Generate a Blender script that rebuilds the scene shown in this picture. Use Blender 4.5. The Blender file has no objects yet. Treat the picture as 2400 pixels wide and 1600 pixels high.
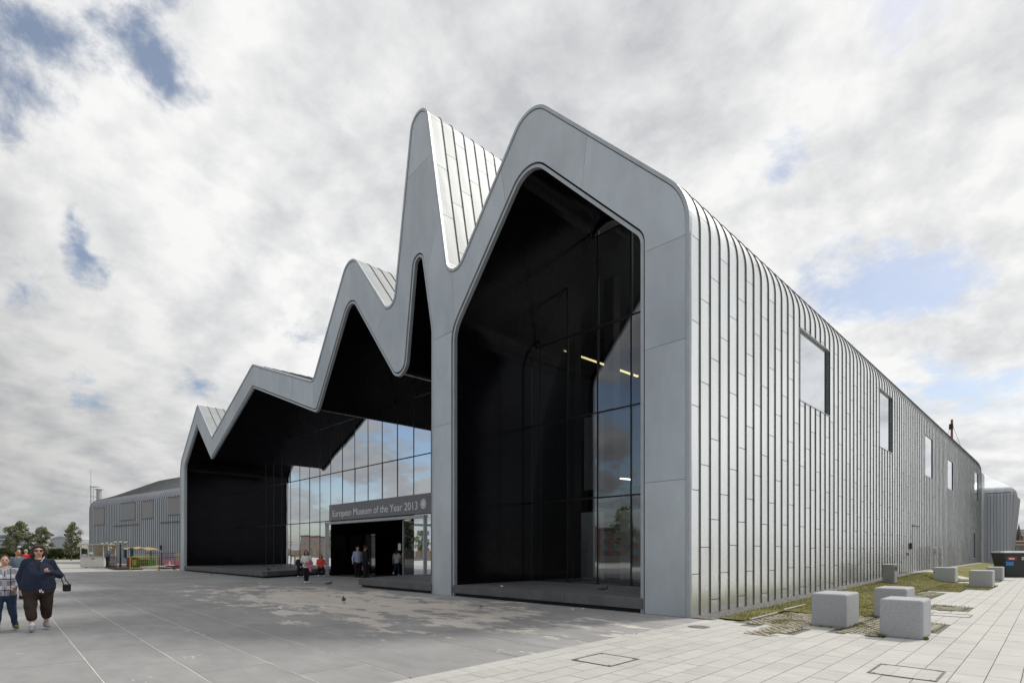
import bpy, bmesh, math, random
from math import radians as RAD, pi, sin, cos, atan2, hypot
from mathutils import Vector, Matrix, noise
SC = bpy.context.scene
COL = SC.collection
random.seed(7)

# ------------------------------------------------------------------ camera
cd = bpy.data.cameras.new('camera'); CAM = bpy.data.objects.new('camera', cd); COL.objects.link(CAM)
CAM.location = (6.194, -11.875, 1.55); CAM.rotation_euler = (RAD(90), 0, RAD(45.33))
cd.sensor_width = 36; cd.lens = 19.5; cd.shift_y = 0.2037; cd.clip_start = 0.05; cd.clip_end = 4000
SC.camera = CAM
FWD = Vector((-0.7112, 0.7030)); RGT = Vector((0.7030, 0.7112))
# ------------------------------------------------------------------ sun, sky, exposure
SUN_EL = 50.0; SUN_AZ = atan2(0.28, 1.0)
SUND = Vector((sin(SUN_AZ)*cos(RAD(SUN_EL)), cos(SUN_AZ)*cos(RAD(SUN_EL)), sin(RAD(SUN_EL))))
ld = bpy.data.lights.new('sun', 'SUN'); ld.energy = 2.65; ld.angle = RAD(9.0); ld.color = (1.0, 0.95, 0.87)
SUN = bpy.data.objects.new('sun', ld); COL.objects.link(SUN)
SUN.rotation_euler = (-SUND).to_track_quat('-Z', 'Y').to_euler(); SUN.location = (40, 60, 80)
SC.view_settings.view_transform = 'Standard'; SC.view_settings.look = 'None'
SC.view_settings.exposure = 0.0; SC.view_settings.gamma = 1.0; SC.view_settings.use_curve_mapping = False

def build_world():
    w = bpy.data.worlds.new('World'); SC.world = w; w.use_nodes = True
    nt = w.node_tree; N = nt.nodes; L = nt.links; N.clear()
    def new(t, **k):
        n = N.new(t)
        for a, b in k.items(): setattr(n, a, b)
        return n
    def math_(op, a, b=None, c=None, clamp=False):
        n = new('ShaderNodeMath', operation=op, use_clamp=clamp)
        for i, v in enumerate((a, b, c)):
            if v is None: continue
            if isinstance(v, (int, float)): n.inputs[i].default_value = v
            else: L.new(v, n.inputs[i])
        return n.outputs[0]
    tc = new('ShaderNodeTexCoord').outputs['Generated']
    sep = new('ShaderNodeSeparateXYZ'); L.new(tc, sep.inputs[0])
    zc = math_('ADD', math_('MAXIMUM', sep.outputs[2], 0.0), 0.34)
    comb = new('ShaderNodeCombineXYZ'); L.new(math_('DIVIDE', sep.outputs[0], zc), comb.inputs[0]); L.new(math_('DIVIDE', sep.outputs[1], zc), comb.inputs[1])
    P = comb.outputs[0]
    def noi(scale, detail, rough, off, dist=0.0):
        mp = new('ShaderNodeMapping'); mp.inputs['Location'].default_value = off; L.new(P, mp.inputs[0])
        n = new('ShaderNodeTexNoise'); n.inputs['Scale'].default_value = scale; n.inputs['Detail'].default_value = detail
        n.inputs['Roughness'].default_value = rough; n.inputs['Distortion'].default_value = dist; L.new(mp.outputs[0], n.inputs['Vector'])
        return n.outputs['Fac']
    cov = noi(2.6, 12, 0.60, (3.1, 1.7, 0.4), 0.12)
    lit_ = noi(2.6, 12, 0.60, (3.1+.015, 1.7+.055, 0.4), 0.12)
    wisp = noi(9.0, 10, 0.66, (0.3, 7.7, 2.4), 0.3)
    shade = noi(1.15, 5, 0.5, (5.1, 2.9, 5.0), 0.25)
    big = noi(3.4, 5, 0.55, (2.2, 6.1, 1.0), 0.2)
    # blue gaps seen in the photograph (world directions)
    gaps = [((325, 50), .085, 1.), ((355, 115), .075, 1.), ((415, 195), .05, .8), ((30, 60), .10, .8), ((45, 240), .07, .8), ((200, 615), .065, .9), ((180, 550), .04, .7), ((50, 705), .08, .7), ((715, 740), .065, .8), ((480, 905), .07, .8), ((240, 935), .09, .7),
            ((1820, 360), .075, 1.), ((1440, 285), .04, .6), ((2100, 40), .10, .8), ((1930, 665), .10, .95), ((2040, 665), .12, 1.15), ((2140, 660), .12, 1.15), ((2215, 645), .09, 1.), ((1800, 585), .05, .7), ((1740, 545), .04, .6), ((2150, 905), .10, .8), ((2250, 905), .12, .95), ((2350, 915), .11, .9), ((2290, 870), .08, .7)]
    acc = None
    nv = new('ShaderNodeVectorMath', operation='NORMALIZE'); L.new(tc, nv.inputs[0])
    wv = new('ShaderNodeTexNoise'); wv.inputs['Scale'].default_value = 7; wv.inputs['Detail'].default_value = 5; L.new(tc, wv.inputs['Vector'])
    wsub = new('ShaderNodeVectorMath', operation='MULTIPLY_ADD'); L.new(wv.outputs['Color'], wsub.inputs[0]); wsub.inputs[1].default_value = (.17, .17, .12); wsub.inputs[2].default_value = (-.085, -.085, -.06)
    wadd = new('ShaderNodeVectorMath', operation='ADD'); L.new(nv.outputs[0], wadd.inputs[0]); L.new(wsub.outputs[0], wadd.inputs[1])
    for (px, py), rad, st in gaps:
        d = Vector((FWD.x + (px-1200)/1300*RGT.x, FWD.y + (px-1200)/1300*RGT.y, (1289-py)/1300)).normalized()
        dn = new('ShaderNodeVectorMath', operation='DISTANCE'); L.new(wadd.outputs[0], dn.inputs[0]); dn.inputs[1].default_value = d
        v = math_('MULTIPLY', math_('SUBTRACT', 1.0, math_('DIVIDE', dn.outputs['Value'], rad), clamp=True), st)
        acc = v if acc is None else math_('MAXIMUM', acc, v)
    dt = new('ShaderNodeVectorMath', operation='DOT_PRODUCT'); L.new(nv.outputs[0], dt.inputs[0]); dt.inputs[1].default_value = SUND
    sunw = new('ShaderNodeMapRange', interpolation_type='SMOOTHSTEP'); L.new(dt.outputs['Value'], sunw.inputs[0])
    sunw.inputs[1].default_value = -0.35; sunw.inputs[2].default_value = 0.38; sunw.inputs[3].default_value = 0.42; sunw.inputs[4].default_value = 1.0
    # towards the sun the deck is closed but for a few gaps, away from it there are more of them
    gp = math_('ADD', acc, math_('MULTIPLY', math_('SUBTRACT', wisp, 0.5), 1.7))
    gp = math_('ADD', gp, math_('MULTIPLY', math_('SUBTRACT', big, 0.5), 0.8))
    gm = new('ShaderNodeMapRange', interpolation_type='SMOOTHSTEP'); L.new(gp, gm.inputs[0]); gm.inputs[1].default_value = 0.38; gm.inputs[2].default_value = 0.95
    north = math_('SUBTRACT', math_('MULTIPLY', math_('SUBTRACT', 0.50, cov), 3.2), math_('MULTIPLY', math_('SUBTRACT', sunw.outputs[0], 0.47), 1.6))
    nm = new('ShaderNodeMapRange', interpolation_type='SMOOTHSTEP'); L.new(north, nm.inputs[0]); nm.inputs[1].default_value = -.05; nm.inputs[2].default_value = 0.35
    mask = new('ShaderNodeMapRange'); L.new(math_('MAXIMUM', gm.outputs[0], nm.outputs[0]), mask.inputs[0]); mask.inputs[3].default_value = 1.0; mask.inputs[4].default_value = 0.14
    edge = math_('MULTIPLY', math_('SUBTRACT', cov, lit_), 3.6)
    sh = math_('ADD', math_('ADD', edge, math_('MULTIPLY', math_('SUBTRACT', shade, .5), 2.1)), math_('MULTIPLY', math_('SUBTRACT', wisp, .5), 0.22))
    sh = math_('SUBTRACT', sh, math_('MULTIPLY', math_('SUBTRACT', big, .5), 0.8))
    shm = new('ShaderNodeMapRange'); L.new(sh, shm.inputs[0]); shm.inputs[1].default_value = -0.62; shm.inputs[2].default_value = 0.40
    cr = new('ShaderNodeMix', data_type='RGBA'); L.new(shm.outputs[0], cr.inputs[0]); cr.inputs[6].default_value = (.56, .575, .60, 1); cr.inputs[7].default_value = (.95, .95, .94, 1)
    cm = new('ShaderNodeMix', data_type='RGBA', blend_type='MULTIPLY'); cm.inputs[0].default_value = 1; L.new(cr.outputs[2], cm.inputs[6])
    cc = new('ShaderNodeCombineColor'); 
    for i in range(3): L.new(sunw.outputs[0], cc.inputs[i])
    L.new(cc.outputs[0], cm.inputs[7])
    sky = new('ShaderNodeTexSky'); sky.sky_type = 'NISHITA'; sky.sun_disc = False; sky.sun_elevation = RAD(SUN_EL); sky.sun_rotation = SUN_AZ
    sky.air_density = 1.0; sky.dust_density = 1.5; sky.ozone_density = 1.0
    b1 = new('ShaderNodeBackground'); L.new(sky.outputs[0], b1.inputs[0]); b1.inputs[1].default_value = 0.12
    b2 = new('ShaderNodeBackground'); L.new(cm.outputs[2], b2.inputs[0]); b2.inputs[1].default_value = 1.0
    mx = new('ShaderNodeMixShader'); L.new(mask.outputs[0], mx.inputs[0]); L.new(b1.outputs[0], mx.inputs[1]); L.new(b2.outputs[0], mx.inputs[2])
    out = new('ShaderNodeOutputWorld'); L.new(mx.outputs[0], out.inputs[0])
build_world()

# ------------------------------------------------------------------ materials
MATS = {}
def pmat(name, col, rough=.6, metal=0., var=.10, scale=2.5, bump=0., bscale=60., rand=0., spec=.5, stretch=(1, 1, 1), world=False, emit=0., col2=None, lo=.35, hi=.65, rvar=0.):
    m = bpy.data.materials.new(name); m.use_nodes = True; MATS[name] = m
    nt = m.node_tree; N = nt.nodes; L = nt.links; b = N['Principled BSDF']
    b.inputs['Roughness'].default_value = rough; b.inputs['Metallic'].default_value = metal; b.inputs['Specular IOR Level'].default_value = spec
    if world: v = N.new('ShaderNodeNewGeometry').outputs['Position']
    else: v = N.new('ShaderNodeTexCoord').outputs['Object']
    mp = N.new('ShaderNodeMapping'); mp.inputs['Scale'].default_value = stretch; L.new(v, mp.inputs[0])
    oi = N.new('ShaderNodeObjectInfo')
    if not world and rand:
        ad = N.new('ShaderNodeVectorMath'); ad.operation = 'MULTIPLY_ADD'; L.new(oi.outputs['Random'], ad.inputs[0]); ad.inputs[1].default_value = (37, 91, 53); L.new(mp.outputs[0], ad.inputs[2]); src = ad.outputs[0]
    else: src = mp.outputs[0]
    n = N.new('ShaderNodeTexNoise'); n.inputs['Scale'].default_value = scale; n.inputs['Detail'].default_value = 6; n.inputs['Roughness'].default_value = .6; L.new(src, n.inputs['Vector'])
    mr = N.new('ShaderNodeMapRange'); mr.inputs[1].default_value = lo; mr.inputs[2].default_value = hi; L.new(n.outputs['Fac'], mr.inputs[0])
    mix = N.new('ShaderNodeMix'); mix.data_type = 'RGBA'; L.new(mr.outputs[0], mix.inputs[0])
    c1 = [c*(1-var) for c in col]; c2 = list(col2) if col2 else [min(1, c*(1+var)) for c in col]
    mix.inputs[6].default_value = (*c1, 1); mix.inputs[7].default_value = (*c2, 1)
    res = mix.outputs[2]
    if rand:
        r = N.new('ShaderNodeMapRange'); r.inputs[3].default_value = 1-rand; r.inputs[4].default_value = 1+rand; L.new(oi.outputs['Random'], r.inputs[0])
        mu = N.new('ShaderNodeVectorMath'); mu.operation = 'SCALE'; L.new(res, mu.inputs[0]); L.new(r.outputs[0], mu.inputs['Scale']); res = mu.outputs[0]
    L.new(res, b.inputs['Base Color'])
    if rvar:
        rr = N.new('ShaderNodeMapRange'); rr.inputs[3].default_value = rough-rvar; rr.inputs[4].default_value = rough+rvar; L.new(n.outputs['Fac'], rr.inputs[0]); L.new(rr.outputs[0], b.inputs['Roughness'])
    if bump:
        bn = N.new('ShaderNodeTexNoise'); bn.inputs['Scale'].default_value = bscale; bn.inputs['Detail'].default_value = 4; L.new(src, bn.inputs['Vector'])
        bp = N.new('ShaderNodeBump'); bp.inputs['Strength'].default_value = bump; bp.inputs['Distance'].default_value = .02; L.new(bn.outputs['Fac'], bp.inputs['Height']); L.new(bp.outputs[0], b.inputs['Normal'])
    if emit:
        b.inputs['Emission Color'].default_value = (*col, 1); b.inputs['Emission Strength'].default_value = emit
    return m
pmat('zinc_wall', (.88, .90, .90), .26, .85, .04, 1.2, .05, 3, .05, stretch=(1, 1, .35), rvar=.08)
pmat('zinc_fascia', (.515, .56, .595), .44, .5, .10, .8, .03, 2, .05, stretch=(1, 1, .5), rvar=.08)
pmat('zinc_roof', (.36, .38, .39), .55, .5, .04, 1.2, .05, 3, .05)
pmat('zinc_trim', (.46, .49, .515), .42, .6, .06)
pmat('zinc_hall', (.42, .445, .48), .5, .45, .08, .5, .05, 3, .08, stretch=(1, 1, .3), rvar=.08)
pmat('seam', (.10, .107, .11), .5, .5, .08)
pmat('dark_gap', (.012, .012, .013), .6)
pmat('black_gloss', (.004, .004, .006), .16, 0, .3, 1.5, .02, 1.2, .0, spec=.12)
pmat('interior', (.02, .02, .022), .8)
pmat('mullion', (.02, .02, .022), .4, .3)
pmat('steel', (.45, .46, .47), .4, .7, .08)
pmat('platform_stone', (.115, .115, .118), .62, 0, .18, 1.6, .10, 50, .10, world=False)
pmat('slab_right', (.465, .458, .437), .8, 0, .07, 2.2, .12, 90, .065, stretch=(1, 3, 1))
pmat('slab_far', (.465, .458, .437), .8, 0, .07, .9, .12, 90, 0, world=True)
pmat('joint_right', (.16, .155, .145), .95, world=True)
pmat('joint_plaza', (.60, .57, .53), .95, 0, .2, 3, world=True)
pmat('concrete_block', (.385, .395, .415), .85, 0, .16, 42, .25, 130, .04, lo=.3, hi=.7)
pmat('ground_far', (.40, .39, .37), .9, 0, .12, .06, world=True)
pmat('soil', (.13, .11, .06), .95, 0, .4, 9, .4, 40, world=True, col2=(.15, .17, .05))
pmat('lawn', (.135, .133, .022), .95, 0, .3, 1.6, .5, 60, world=True, col2=(.20, .19, .05))
pmat('grass_blade', (.155, .155, .028), .8, 0, .35, 2.2, world=True, col2=(.25, .23, .07))
pmat('gravel', (.30, .285, .27), .95, 0, .4, 45, .6, 90, world=True)
pmat('stone_grey', (.34, .33, .31), .9, 0, .4, 30, world=True)
pmat('paver_bit', (.50, .46, .38), .9, 0, .2, 6, .1, 80, world=True)
pmat('iron_cover', (.15, .15, .145), .6, .3, .15, 30, .3, 120)
pmat('white_paint', (.62, .61, .57), .55, 0, .06)
pmat('cream', (.50, .44, .34), .6, 0, .1)
pmat('brown_deck', (.055, .035, .03), .7, 0, .25, 6)
pmat('black_metal', (.014, .014, .016), .45, .2)
pmat('black_plastic', (.018, .019, .024), .5, 0, .12, 3, .05, 40)
pmat('grey_lid', (.21, .215, .22), .55)
pmat('yellow_paint', (.46, .45, .09), .5)
pmat('canopy_yellow', (.33, .25, .11), .7, 0, .2, 5)
pmat('maroon', (.13, .03, .07), .6)
pmat('red_paint', (.26, .03, .028), .5)
pmat('green_paint', (.018, .075, .015), .5)
pmat('lime', (.13, .26, .03), .5)
pmat('blue_paint', (.02, .09, .17), .5)
pmat('sticker_blue', (.02, .20, .50), .5)
pmat('sticker_white', (.55, .56, .58), .5)
pmat('lettering_white', (.93, .93, .94), .7, 0, .01)
pmat('paper', (.75, .75, .73), .8)
pmat('globe', (.75, .72, .66), .3)
pmat('light_warm', (1., .80, .38), .5, emit=2.0, var=0)
pmat('light_white', (1., .9, .72), .5, emit=6.0, var=0)
pmat('shelf_white', (.75, .78, .78), .6)
pmat('poster_red', (.45, .06, .04), .6, 0, .5, 4, col2=(.5, .4, .35))
pmat('leaf', (.15, .17, .075), .75, 0, .4, 1.2, world=True, col2=(.25, .27, .15))
pmat('leaf_dark', (.045, .075, .02), .8, 0, .45, 1.0, world=True, col2=(.09, .12, .035))
pmat('bark', (.12, .10, .08), .9, 0, .3, 8, .4, 30)
pmat('hangar', (.36, .39, .42), .5, .3, .06, .1)
pmat('office', (.42, .46, .47), .5)
pmat('office_glass', (.10, .14, .16), .15, 0, .3, .6)
pmat('sandstone_red', (.13, .075, .06), .9, 0, .2, 1)
pmat('brick', (.17, .125, .10), .9, 0, .2, 2)
pmat('blue_block', (.20, .29, .36), .6)
pmat('hill', (.13, .17, .19), .95, 0, .2, .01)
pmat('timber', (.22, .12, .05), .7)
pmat('skin', (.56, .32, .235), .55, 0, .08, 12)
pmat('skin_tan', (.42, .23, .15), .55, 0, .08, 12)
pmat('hair_dark', (.022, .014, .011), .6, 0, .3, 30)
pmat('hair_brown', (.035, .018, .014), .55, 0, .4, 30)
pmat('hair_grey', (.35, .34, .33), .7)
pmat('navy', (.012, .020, .045), .9, 0, .2, 9, .3, 25)
pmat('brown_cloth', (.028, .016, .013), .9, 0, .25, 10, .35, 22)
pmat('jeans', (.022, .045, .09), .9, 0, .3, 8, .2, 40)
pmat('black_cloth', (.008, .008, .010), .9, 0, .3, 8, .15, 30)
pmat('white_cloth', (.68, .69, .72), .9, 0, .06, 8, .2, 25)
pmat('grey_cloth', (.30, .30, .32), .9, 0, .1, 8)
pmat('slate_cloth', (.10, .14, .18), .9, 0, .15, 8)
pmat('lightblue', (.42, .46, .66), .9, 0, .08, 8, .2, 25)
pmat('coral', (.80, .09, .06), .9, 0, .1, 8)
pmat('red_cloth', (.66, .03, .02), .9, 0, .1, 8)
pmat('pink', (.58, .22, .28), .9, 0, .15, 10, .3, 20)
pmat('hot_pink', (.70, .10, .38), .5, 0, .2, 6)
pmat('shoe_green', (.10, .13, .02), .8, 0, .3, 20)
pmat('shoe_white', (.50, .50, .52), .7, 0, .4, 30, col2=(.25, .28, .33))
pmat('pigeon', (.07, .075, .085), .7, 0, .4, 30)
pmat('rubber', (.02, .02, .02), .8)

def stained_plaza():
    m = pmat('slab_plaza', (.280, .277, .278), .82, 0, .09, 1.3, .10, 70, .055, stretch=(1, 2.5, 1), world=False)
    nt = m.node_tree; N = nt.nodes; L = nt.links; b = N['Principled BSDF']
    base = b.inputs['Base Color'].links[0].from_socket
    pos = N.new('ShaderNodeNewGeometry').outputs['Position']
    def tex(scale, rough, st=(1, 1, 1), det=8):
        mp = N.new('ShaderNodeMapping'); mp.inputs['Scale'].default_value = st; mp.inputs['Rotation'].default_value = (0, 0, RAD(42)); L.new(pos, mp.inputs[0])
        n = N.new('ShaderNodeTexNoise'); n.inputs['Scale'].default_value = scale; n.inputs['Detail'].default_value = det; n.inputs['Roughness'].default_value = rough; L.new(mp.outputs[0], n.inputs['Vector']); return n.outputs['Fac']
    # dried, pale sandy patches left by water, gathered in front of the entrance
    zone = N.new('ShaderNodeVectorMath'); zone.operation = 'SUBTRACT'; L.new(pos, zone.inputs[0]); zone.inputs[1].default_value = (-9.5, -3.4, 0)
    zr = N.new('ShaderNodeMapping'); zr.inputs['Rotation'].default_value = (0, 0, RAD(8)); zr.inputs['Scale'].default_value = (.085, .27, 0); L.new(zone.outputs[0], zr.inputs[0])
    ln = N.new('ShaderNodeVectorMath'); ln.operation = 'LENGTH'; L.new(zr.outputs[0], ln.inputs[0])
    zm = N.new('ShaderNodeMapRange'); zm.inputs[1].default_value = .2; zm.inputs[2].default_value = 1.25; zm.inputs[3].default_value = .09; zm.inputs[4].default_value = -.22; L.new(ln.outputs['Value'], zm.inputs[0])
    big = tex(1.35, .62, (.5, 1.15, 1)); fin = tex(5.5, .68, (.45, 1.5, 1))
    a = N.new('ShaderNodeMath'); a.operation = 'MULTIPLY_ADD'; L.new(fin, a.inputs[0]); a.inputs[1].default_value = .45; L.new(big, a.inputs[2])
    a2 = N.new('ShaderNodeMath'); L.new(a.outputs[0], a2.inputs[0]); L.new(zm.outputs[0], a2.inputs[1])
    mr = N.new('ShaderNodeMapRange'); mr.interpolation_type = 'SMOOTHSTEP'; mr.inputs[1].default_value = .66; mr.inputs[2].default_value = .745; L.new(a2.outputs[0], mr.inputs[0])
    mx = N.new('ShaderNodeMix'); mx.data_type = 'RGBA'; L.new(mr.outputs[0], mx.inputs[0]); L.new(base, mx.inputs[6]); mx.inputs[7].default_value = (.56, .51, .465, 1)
    # large soft tone differences over the whole plaza
    s2 = tex(.35, .5, (1, 1, 1), 4); m2 = N.new('ShaderNodeMapRange'); m2.inputs[1].default_value = .35; m2.inputs[2].default_value = .65; m2.inputs[3].default_value = .9; m2.inputs[4].default_value = 1.1; L.new(s2, m2.inputs[0])
    sc = N.new('ShaderNodeVectorMath'); sc.operation = 'SCALE'; L.new(mx.outputs[2], sc.inputs[0]); L.new(m2.outputs[0], sc.inputs['Scale'])
    L.new(sc.outputs[0], b.inputs['Base Color'])
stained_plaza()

def glass_mat(name, refl, tint, rough=.0):
    m = bpy.data.materials.new(name); m.use_nodes = True; MATS[name] = m
    nt = m.node_tree; N = nt.nodes; L = nt.links; N.clear()
    g = N.new('ShaderNodeBsdfGlossy'); g.inputs['Roughness'].default_value = rough; g.inputs['Color'].default_value = (.92, .95, 1, 1)
    t = N.new('ShaderNodeBsdfTransparent'); t.inputs['Color'].default_value = (*tint, 1)
    f = N.new('ShaderNodeFresnel'); f.inputs['IOR'].default_value = 1.45
    mr = N.new('ShaderNodeMapRange'); mr.inputs[3].default_value = refl; mr.inputs[4].default_value = 1.0; L.new(f.outputs[0], mr.inputs[0])
    # very slight unevenness of the sheets
    tc = N.new('ShaderNodeTexCoord'); n = N.new('ShaderNodeTexNoise'); n.inputs['Scale'].default_value = .7; n.inputs['Detail'].default_value = 1; L.new(tc.outputs['Object'], n.inputs['Vector'])
    bp = N.new('ShaderNodeBump'); bp.inputs['Strength'].default_value = .05; bp.inputs['Distance'].default_value = .05; L.new(n.outputs['Fac'], bp.inputs['Height']); L.new(bp.outputs[0], g.inputs['Normal'])
    mx = N.new('ShaderNodeMixShader'); L.new(mr.outputs[0], mx.inputs[0]); L.new(t.outputs[0], mx.inputs[1]); L.new(g.outputs[0], mx.inputs[2])
    o = N.new('ShaderNodeOutputMaterial'); L.new(mx.outputs[0], o.inputs[0])
glass_mat('glass_dark', .18, (.16, .17, .18))
glass_mat('glass_window', .72, (.1, .11, .12))
glass_mat('glass_shop', .15, (.62, .65, .66))
glass_mat('glass_film', .07, (.55, .57, .57), .0)
def film():
    m = pmat('sign_film', (.20, .20, .22), .35, 0, .05)
film()
def plaid():
    m = pmat('plaid', (.34, .34, .38), .9)
    nt = m.node_tree; N = nt.nodes; L = nt.links; b = N['Principled BSDF']
    tc = N.new('ShaderNodeTexCoord').outputs['Object']; sp = N.new('ShaderNodeSeparateXYZ'); L.new(tc, sp.inputs[0])
    def stripes(sock, freq, thr, off=0.):
        a = N.new('ShaderNodeMath'); a.operation = 'MULTIPLY_ADD'; L.new(sock, a.inputs[0]); a.inputs[1].default_value = freq; a.inputs[2].default_value = off
        f = N.new('ShaderNodeMath'); f.operation = 'FRACT'; L.new(a.outputs[0], f.inputs[0])
        g = N.new('ShaderNodeMath'); g.operation = 'LESS_THAN'; L.new(f.outputs[0], g.inputs[0]); g.inputs[1].default_value = thr; return g.outputs[0]
    def mixc(fac, a, bcol):
        x = N.new('ShaderNodeMix'); x.data_type = 'RGBA'; L.new(fac, x.inputs[0]); 
        if hasattr(a, 'links'): L.new(a, x.inputs[6])
        else: x.inputs[6].default_value = a
        x.inputs[7].default_value = bcol; return x.outputs[2]
    c = mixc(stripes(sp.outputs[2], 4.6, .5), (.62, .62, .72, 1), (.25, .25, .27, 1))
    c = mixc(stripes(sp.outputs[0], 5.2, .35, .2), c, (.42, .42, .50, 1))
    c = mixc(stripes(sp.outputs[2], 4.6, .09, .45), c, (.03, .03, .05, 1))
    c = mixc(stripes(sp.outputs[0], 5.2, .08, .6), c, (.04, .04, .06, 1))
    L.new(c, b.inputs['Base Color'])
plaid()

# ------------------------------------------------------------------ mesh helpers
def link(name, me, mat, parent=None, smooth=False):
    if mat: me.materials.append(MATS[mat])
    if smooth: me.polygons.foreach_set('use_smooth', [True]*len(me.polygons))
    o = bpy.data.objects.new(name, me); COL.objects.link(o)
    if parent: o.parent = parent
    return o
def tag(o, label=None, cat=None, group=None, kind=None):
    if label: o['label'] = label
    if cat: o['category'] = cat
    if group: o['group'] = group
    if kind: o['kind'] = kind
    return o
def empty(name, loc=(0, 0, 0), rz=0.):
    o = bpy.data.objects.new(name, None); COL.objects.link(o); o.location = loc; o.rotation_euler = (0, 0, rz); o.empty_display_size = .2; return o
def copy_tree(o, parent=None):
    c = o.copy(); COL.objects.link(c); c.parent = parent
    for ch in list(o.children): copy_tree(ch, c)
    return c
class MB:
    def __init__(s): s.v = []; s.f = []
    def add(s, vs, fs):
        n = len(s.v); s.v += [tuple(v) for v in vs]; s.f += [tuple(i+n for i in f) for f in fs]; return s
    def box(s, c, d, rz=0., rx=0., ry=0.):
        M = Matrix.Translation(Vector(c)) @ Matrix.Rotation(rz, 4, 'Z') @ Matrix.Rotation(ry, 4, 'Y') @ Matrix.Rotation(rx, 4, 'X')
        vs = [M @ Vector((x*d[0]/2, y*d[1]/2, z*d[2]/2)) for x in (-1, 1) for y in (-1, 1) for z in (-1, 1)]
        return s.add(vs, [(0, 1, 3, 2), (4, 6, 7, 5), (0, 4, 5, 1), (2, 3, 7, 6), (0, 2, 6, 4), (1, 5, 7, 3)])
    def b2(s, a, b):
        return s.box([(a[i]+b[i])/2 for i in range(3)], [abs(b[i]-a[i]) for i in range(3)])
    def cyl(s, p0, p1, r0, r1=None, n=10, caps=True):
        r1 = r0 if r1 is None else r1; p0 = Vector(p0); p1 = Vector(p1); d = (p1-p0)
        if d.length < 1e-6: return s
        d.normalize(); a = d.orthogonal().normalized(); b = d.cross(a)
        vs = [p0+(a*cos(2*pi*i/n)+b*sin(2*pi*i/n))*r0 for i in range(n)]+[p1+(a*cos(2*pi*i/n)+b*sin(2*pi*i/n))*r1 for i in range(n)]
        fs = [(i, (i+1) % n, n+(i+1) % n, n+i) for i in range(n)]
        if caps: fs += [tuple(range(n-1, -1, -1)), tuple(range(n, 2*n))]
        return s.add(vs, fs)
    def tube(s, pts, r, n=8):
        for a, b in zip(pts[:-1], pts[1:]): s.cyl(a, b, r, r, n)
        return s
    def sph(s, c, r, sc=(1, 1, 1), nu=12, nv=8, M=None):
        vs = []; fs = []
        for j in range(nv+1):
            t = pi*j/nv
            for i in range(nu):
                p = Vector((sin(t)*cos(2*pi*i/nu)*sc[0]*r, sin(t)*sin(2*pi*i/nu)*sc[1]*r, cos(t)*sc[2]*r))
                if M: p = M @ p
                vs.append(p+Vector(c))
        for j in range(nv):
            for i in range(nu):
                a = j*nu+i; b = j*nu+(i+1) % nu
                fs.append((a, a+nu, b+nu, b))
        return s.add(vs, fs)
    def prism(s, poly, z0, z1):
        n = len(poly); ar = sum(poly[i][0]*poly[(i+1) % n][1]-poly[(i+1) % n][0]*poly[i][1] for i in range(n))
        if ar < 0: poly = poly[::-1]
        vs = [(p[0], p[1], z0) for p in poly]+[(p[0], p[1], z1) for p in poly]
        return s.add(vs, [tuple(range(n-1, -1, -1)), tuple(range(n, 2*n))]+[(i, (i+1) % n, n+(i+1) % n, n+i) for i in range(n)])
    def prismY(s, poly, y0, y1):   # poly in (x, z), extruded along y
        n = len(poly); ar = sum(poly[i][0]*poly[(i+1) % n][1]-poly[(i+1) % n][0]*poly[i][1] for i in range(n))
        if ar < 0: poly = poly[::-1]
        vs = [(p[0], y0, p[1]) for p in poly]+[(p[0], y1, p[1]) for p in poly]
        return s.add(vs, [tuple(range(n)), tuple(range(2*n-1, n-1, -1))]+[(i, n+i, n+(i+1) % n, (i+1) % n) for i in range(n)])
    def mesh(s, name):
        me = bpy.data.meshes.new(name); me.from_pydata(s.v, [], s.f); me.update(); return me
    def build(s, name, mat, parent=None, smooth=False, bevel=0., seg=2):
        me = s.mesh(name)
        if bevel:
            bm = bmesh.new(); bm.from_mesh(me); bmesh.ops.remove_doubles(bm, verts=bm.verts, dist=1e-5)
            es = [e for e in bm.edges if len(e.link_faces) == 2 and e.calc_face_angle(0) > .5]
            bmesh.ops.bevel(bm, geom=es, offset=bevel, segments=seg, profile=.5, affect='EDGES'); bm.to_mesh(me); bm.free(); me.update()
        return link(name, me, mat, parent, smooth)
def onray(px, D, z=0.):   # a point of the plaza at a given distance in front of the camera
    r = (px-1200)/1300
    return Vector((6.194+D*(FWD.x+r*RGT.x), -11.875+D*(FWD.y+r*RGT.y), z))
YAW = RAD(45.33)

# 2D outline tools ----------------------------------------------------------
def fillet(pts, rad, seg=10):
    out = [Vector(pts[0])]
    for i in range(1, len(pts)-1):
        p, a, b = Vector(pts[i]), Vector(pts[i-1]), Vector(pts[i+1]); u = (a-p).normalized(); v = (b-p).normalized()
        ang = u.angle(v); r = rad[i-1]; t = min(r/math.tan(ang/2), (a-p).length*.48, (b-p).length*.48); r = t*math.tan(ang/2)
        c = p+(u+v).normalized()*(r/sin(ang/2)); s0 = p+u*t-c; s1 = p+v*t-c; tot = s0.angle_signed(s1)
        for k in range(seg+1):
            q = s0.copy(); q.rotate(Matrix.Rotation(-tot*k/seg, 2)); out.append(c+q)
    out.append(Vector(pts[-1])); return out
def offset(poly, d):
    out = []
    for i, p in enumerate(poly):
        a = poly[max(i-1, 0)]; b = poly[min(i+1, len(poly)-1)]
        t1 = (p-a).normalized() if i else (b-p).normalized(); t2 = (b-p).normalized() if i < len(poly)-1 else t1
        n1 = Vector((-t1.y, t1.x)); n2 = Vector((-t2.y, t2.x)); n = (n1+n2).normalized(); out.append(p+n*(d/max(.35, n.dot(n1))))
    return out
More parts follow.
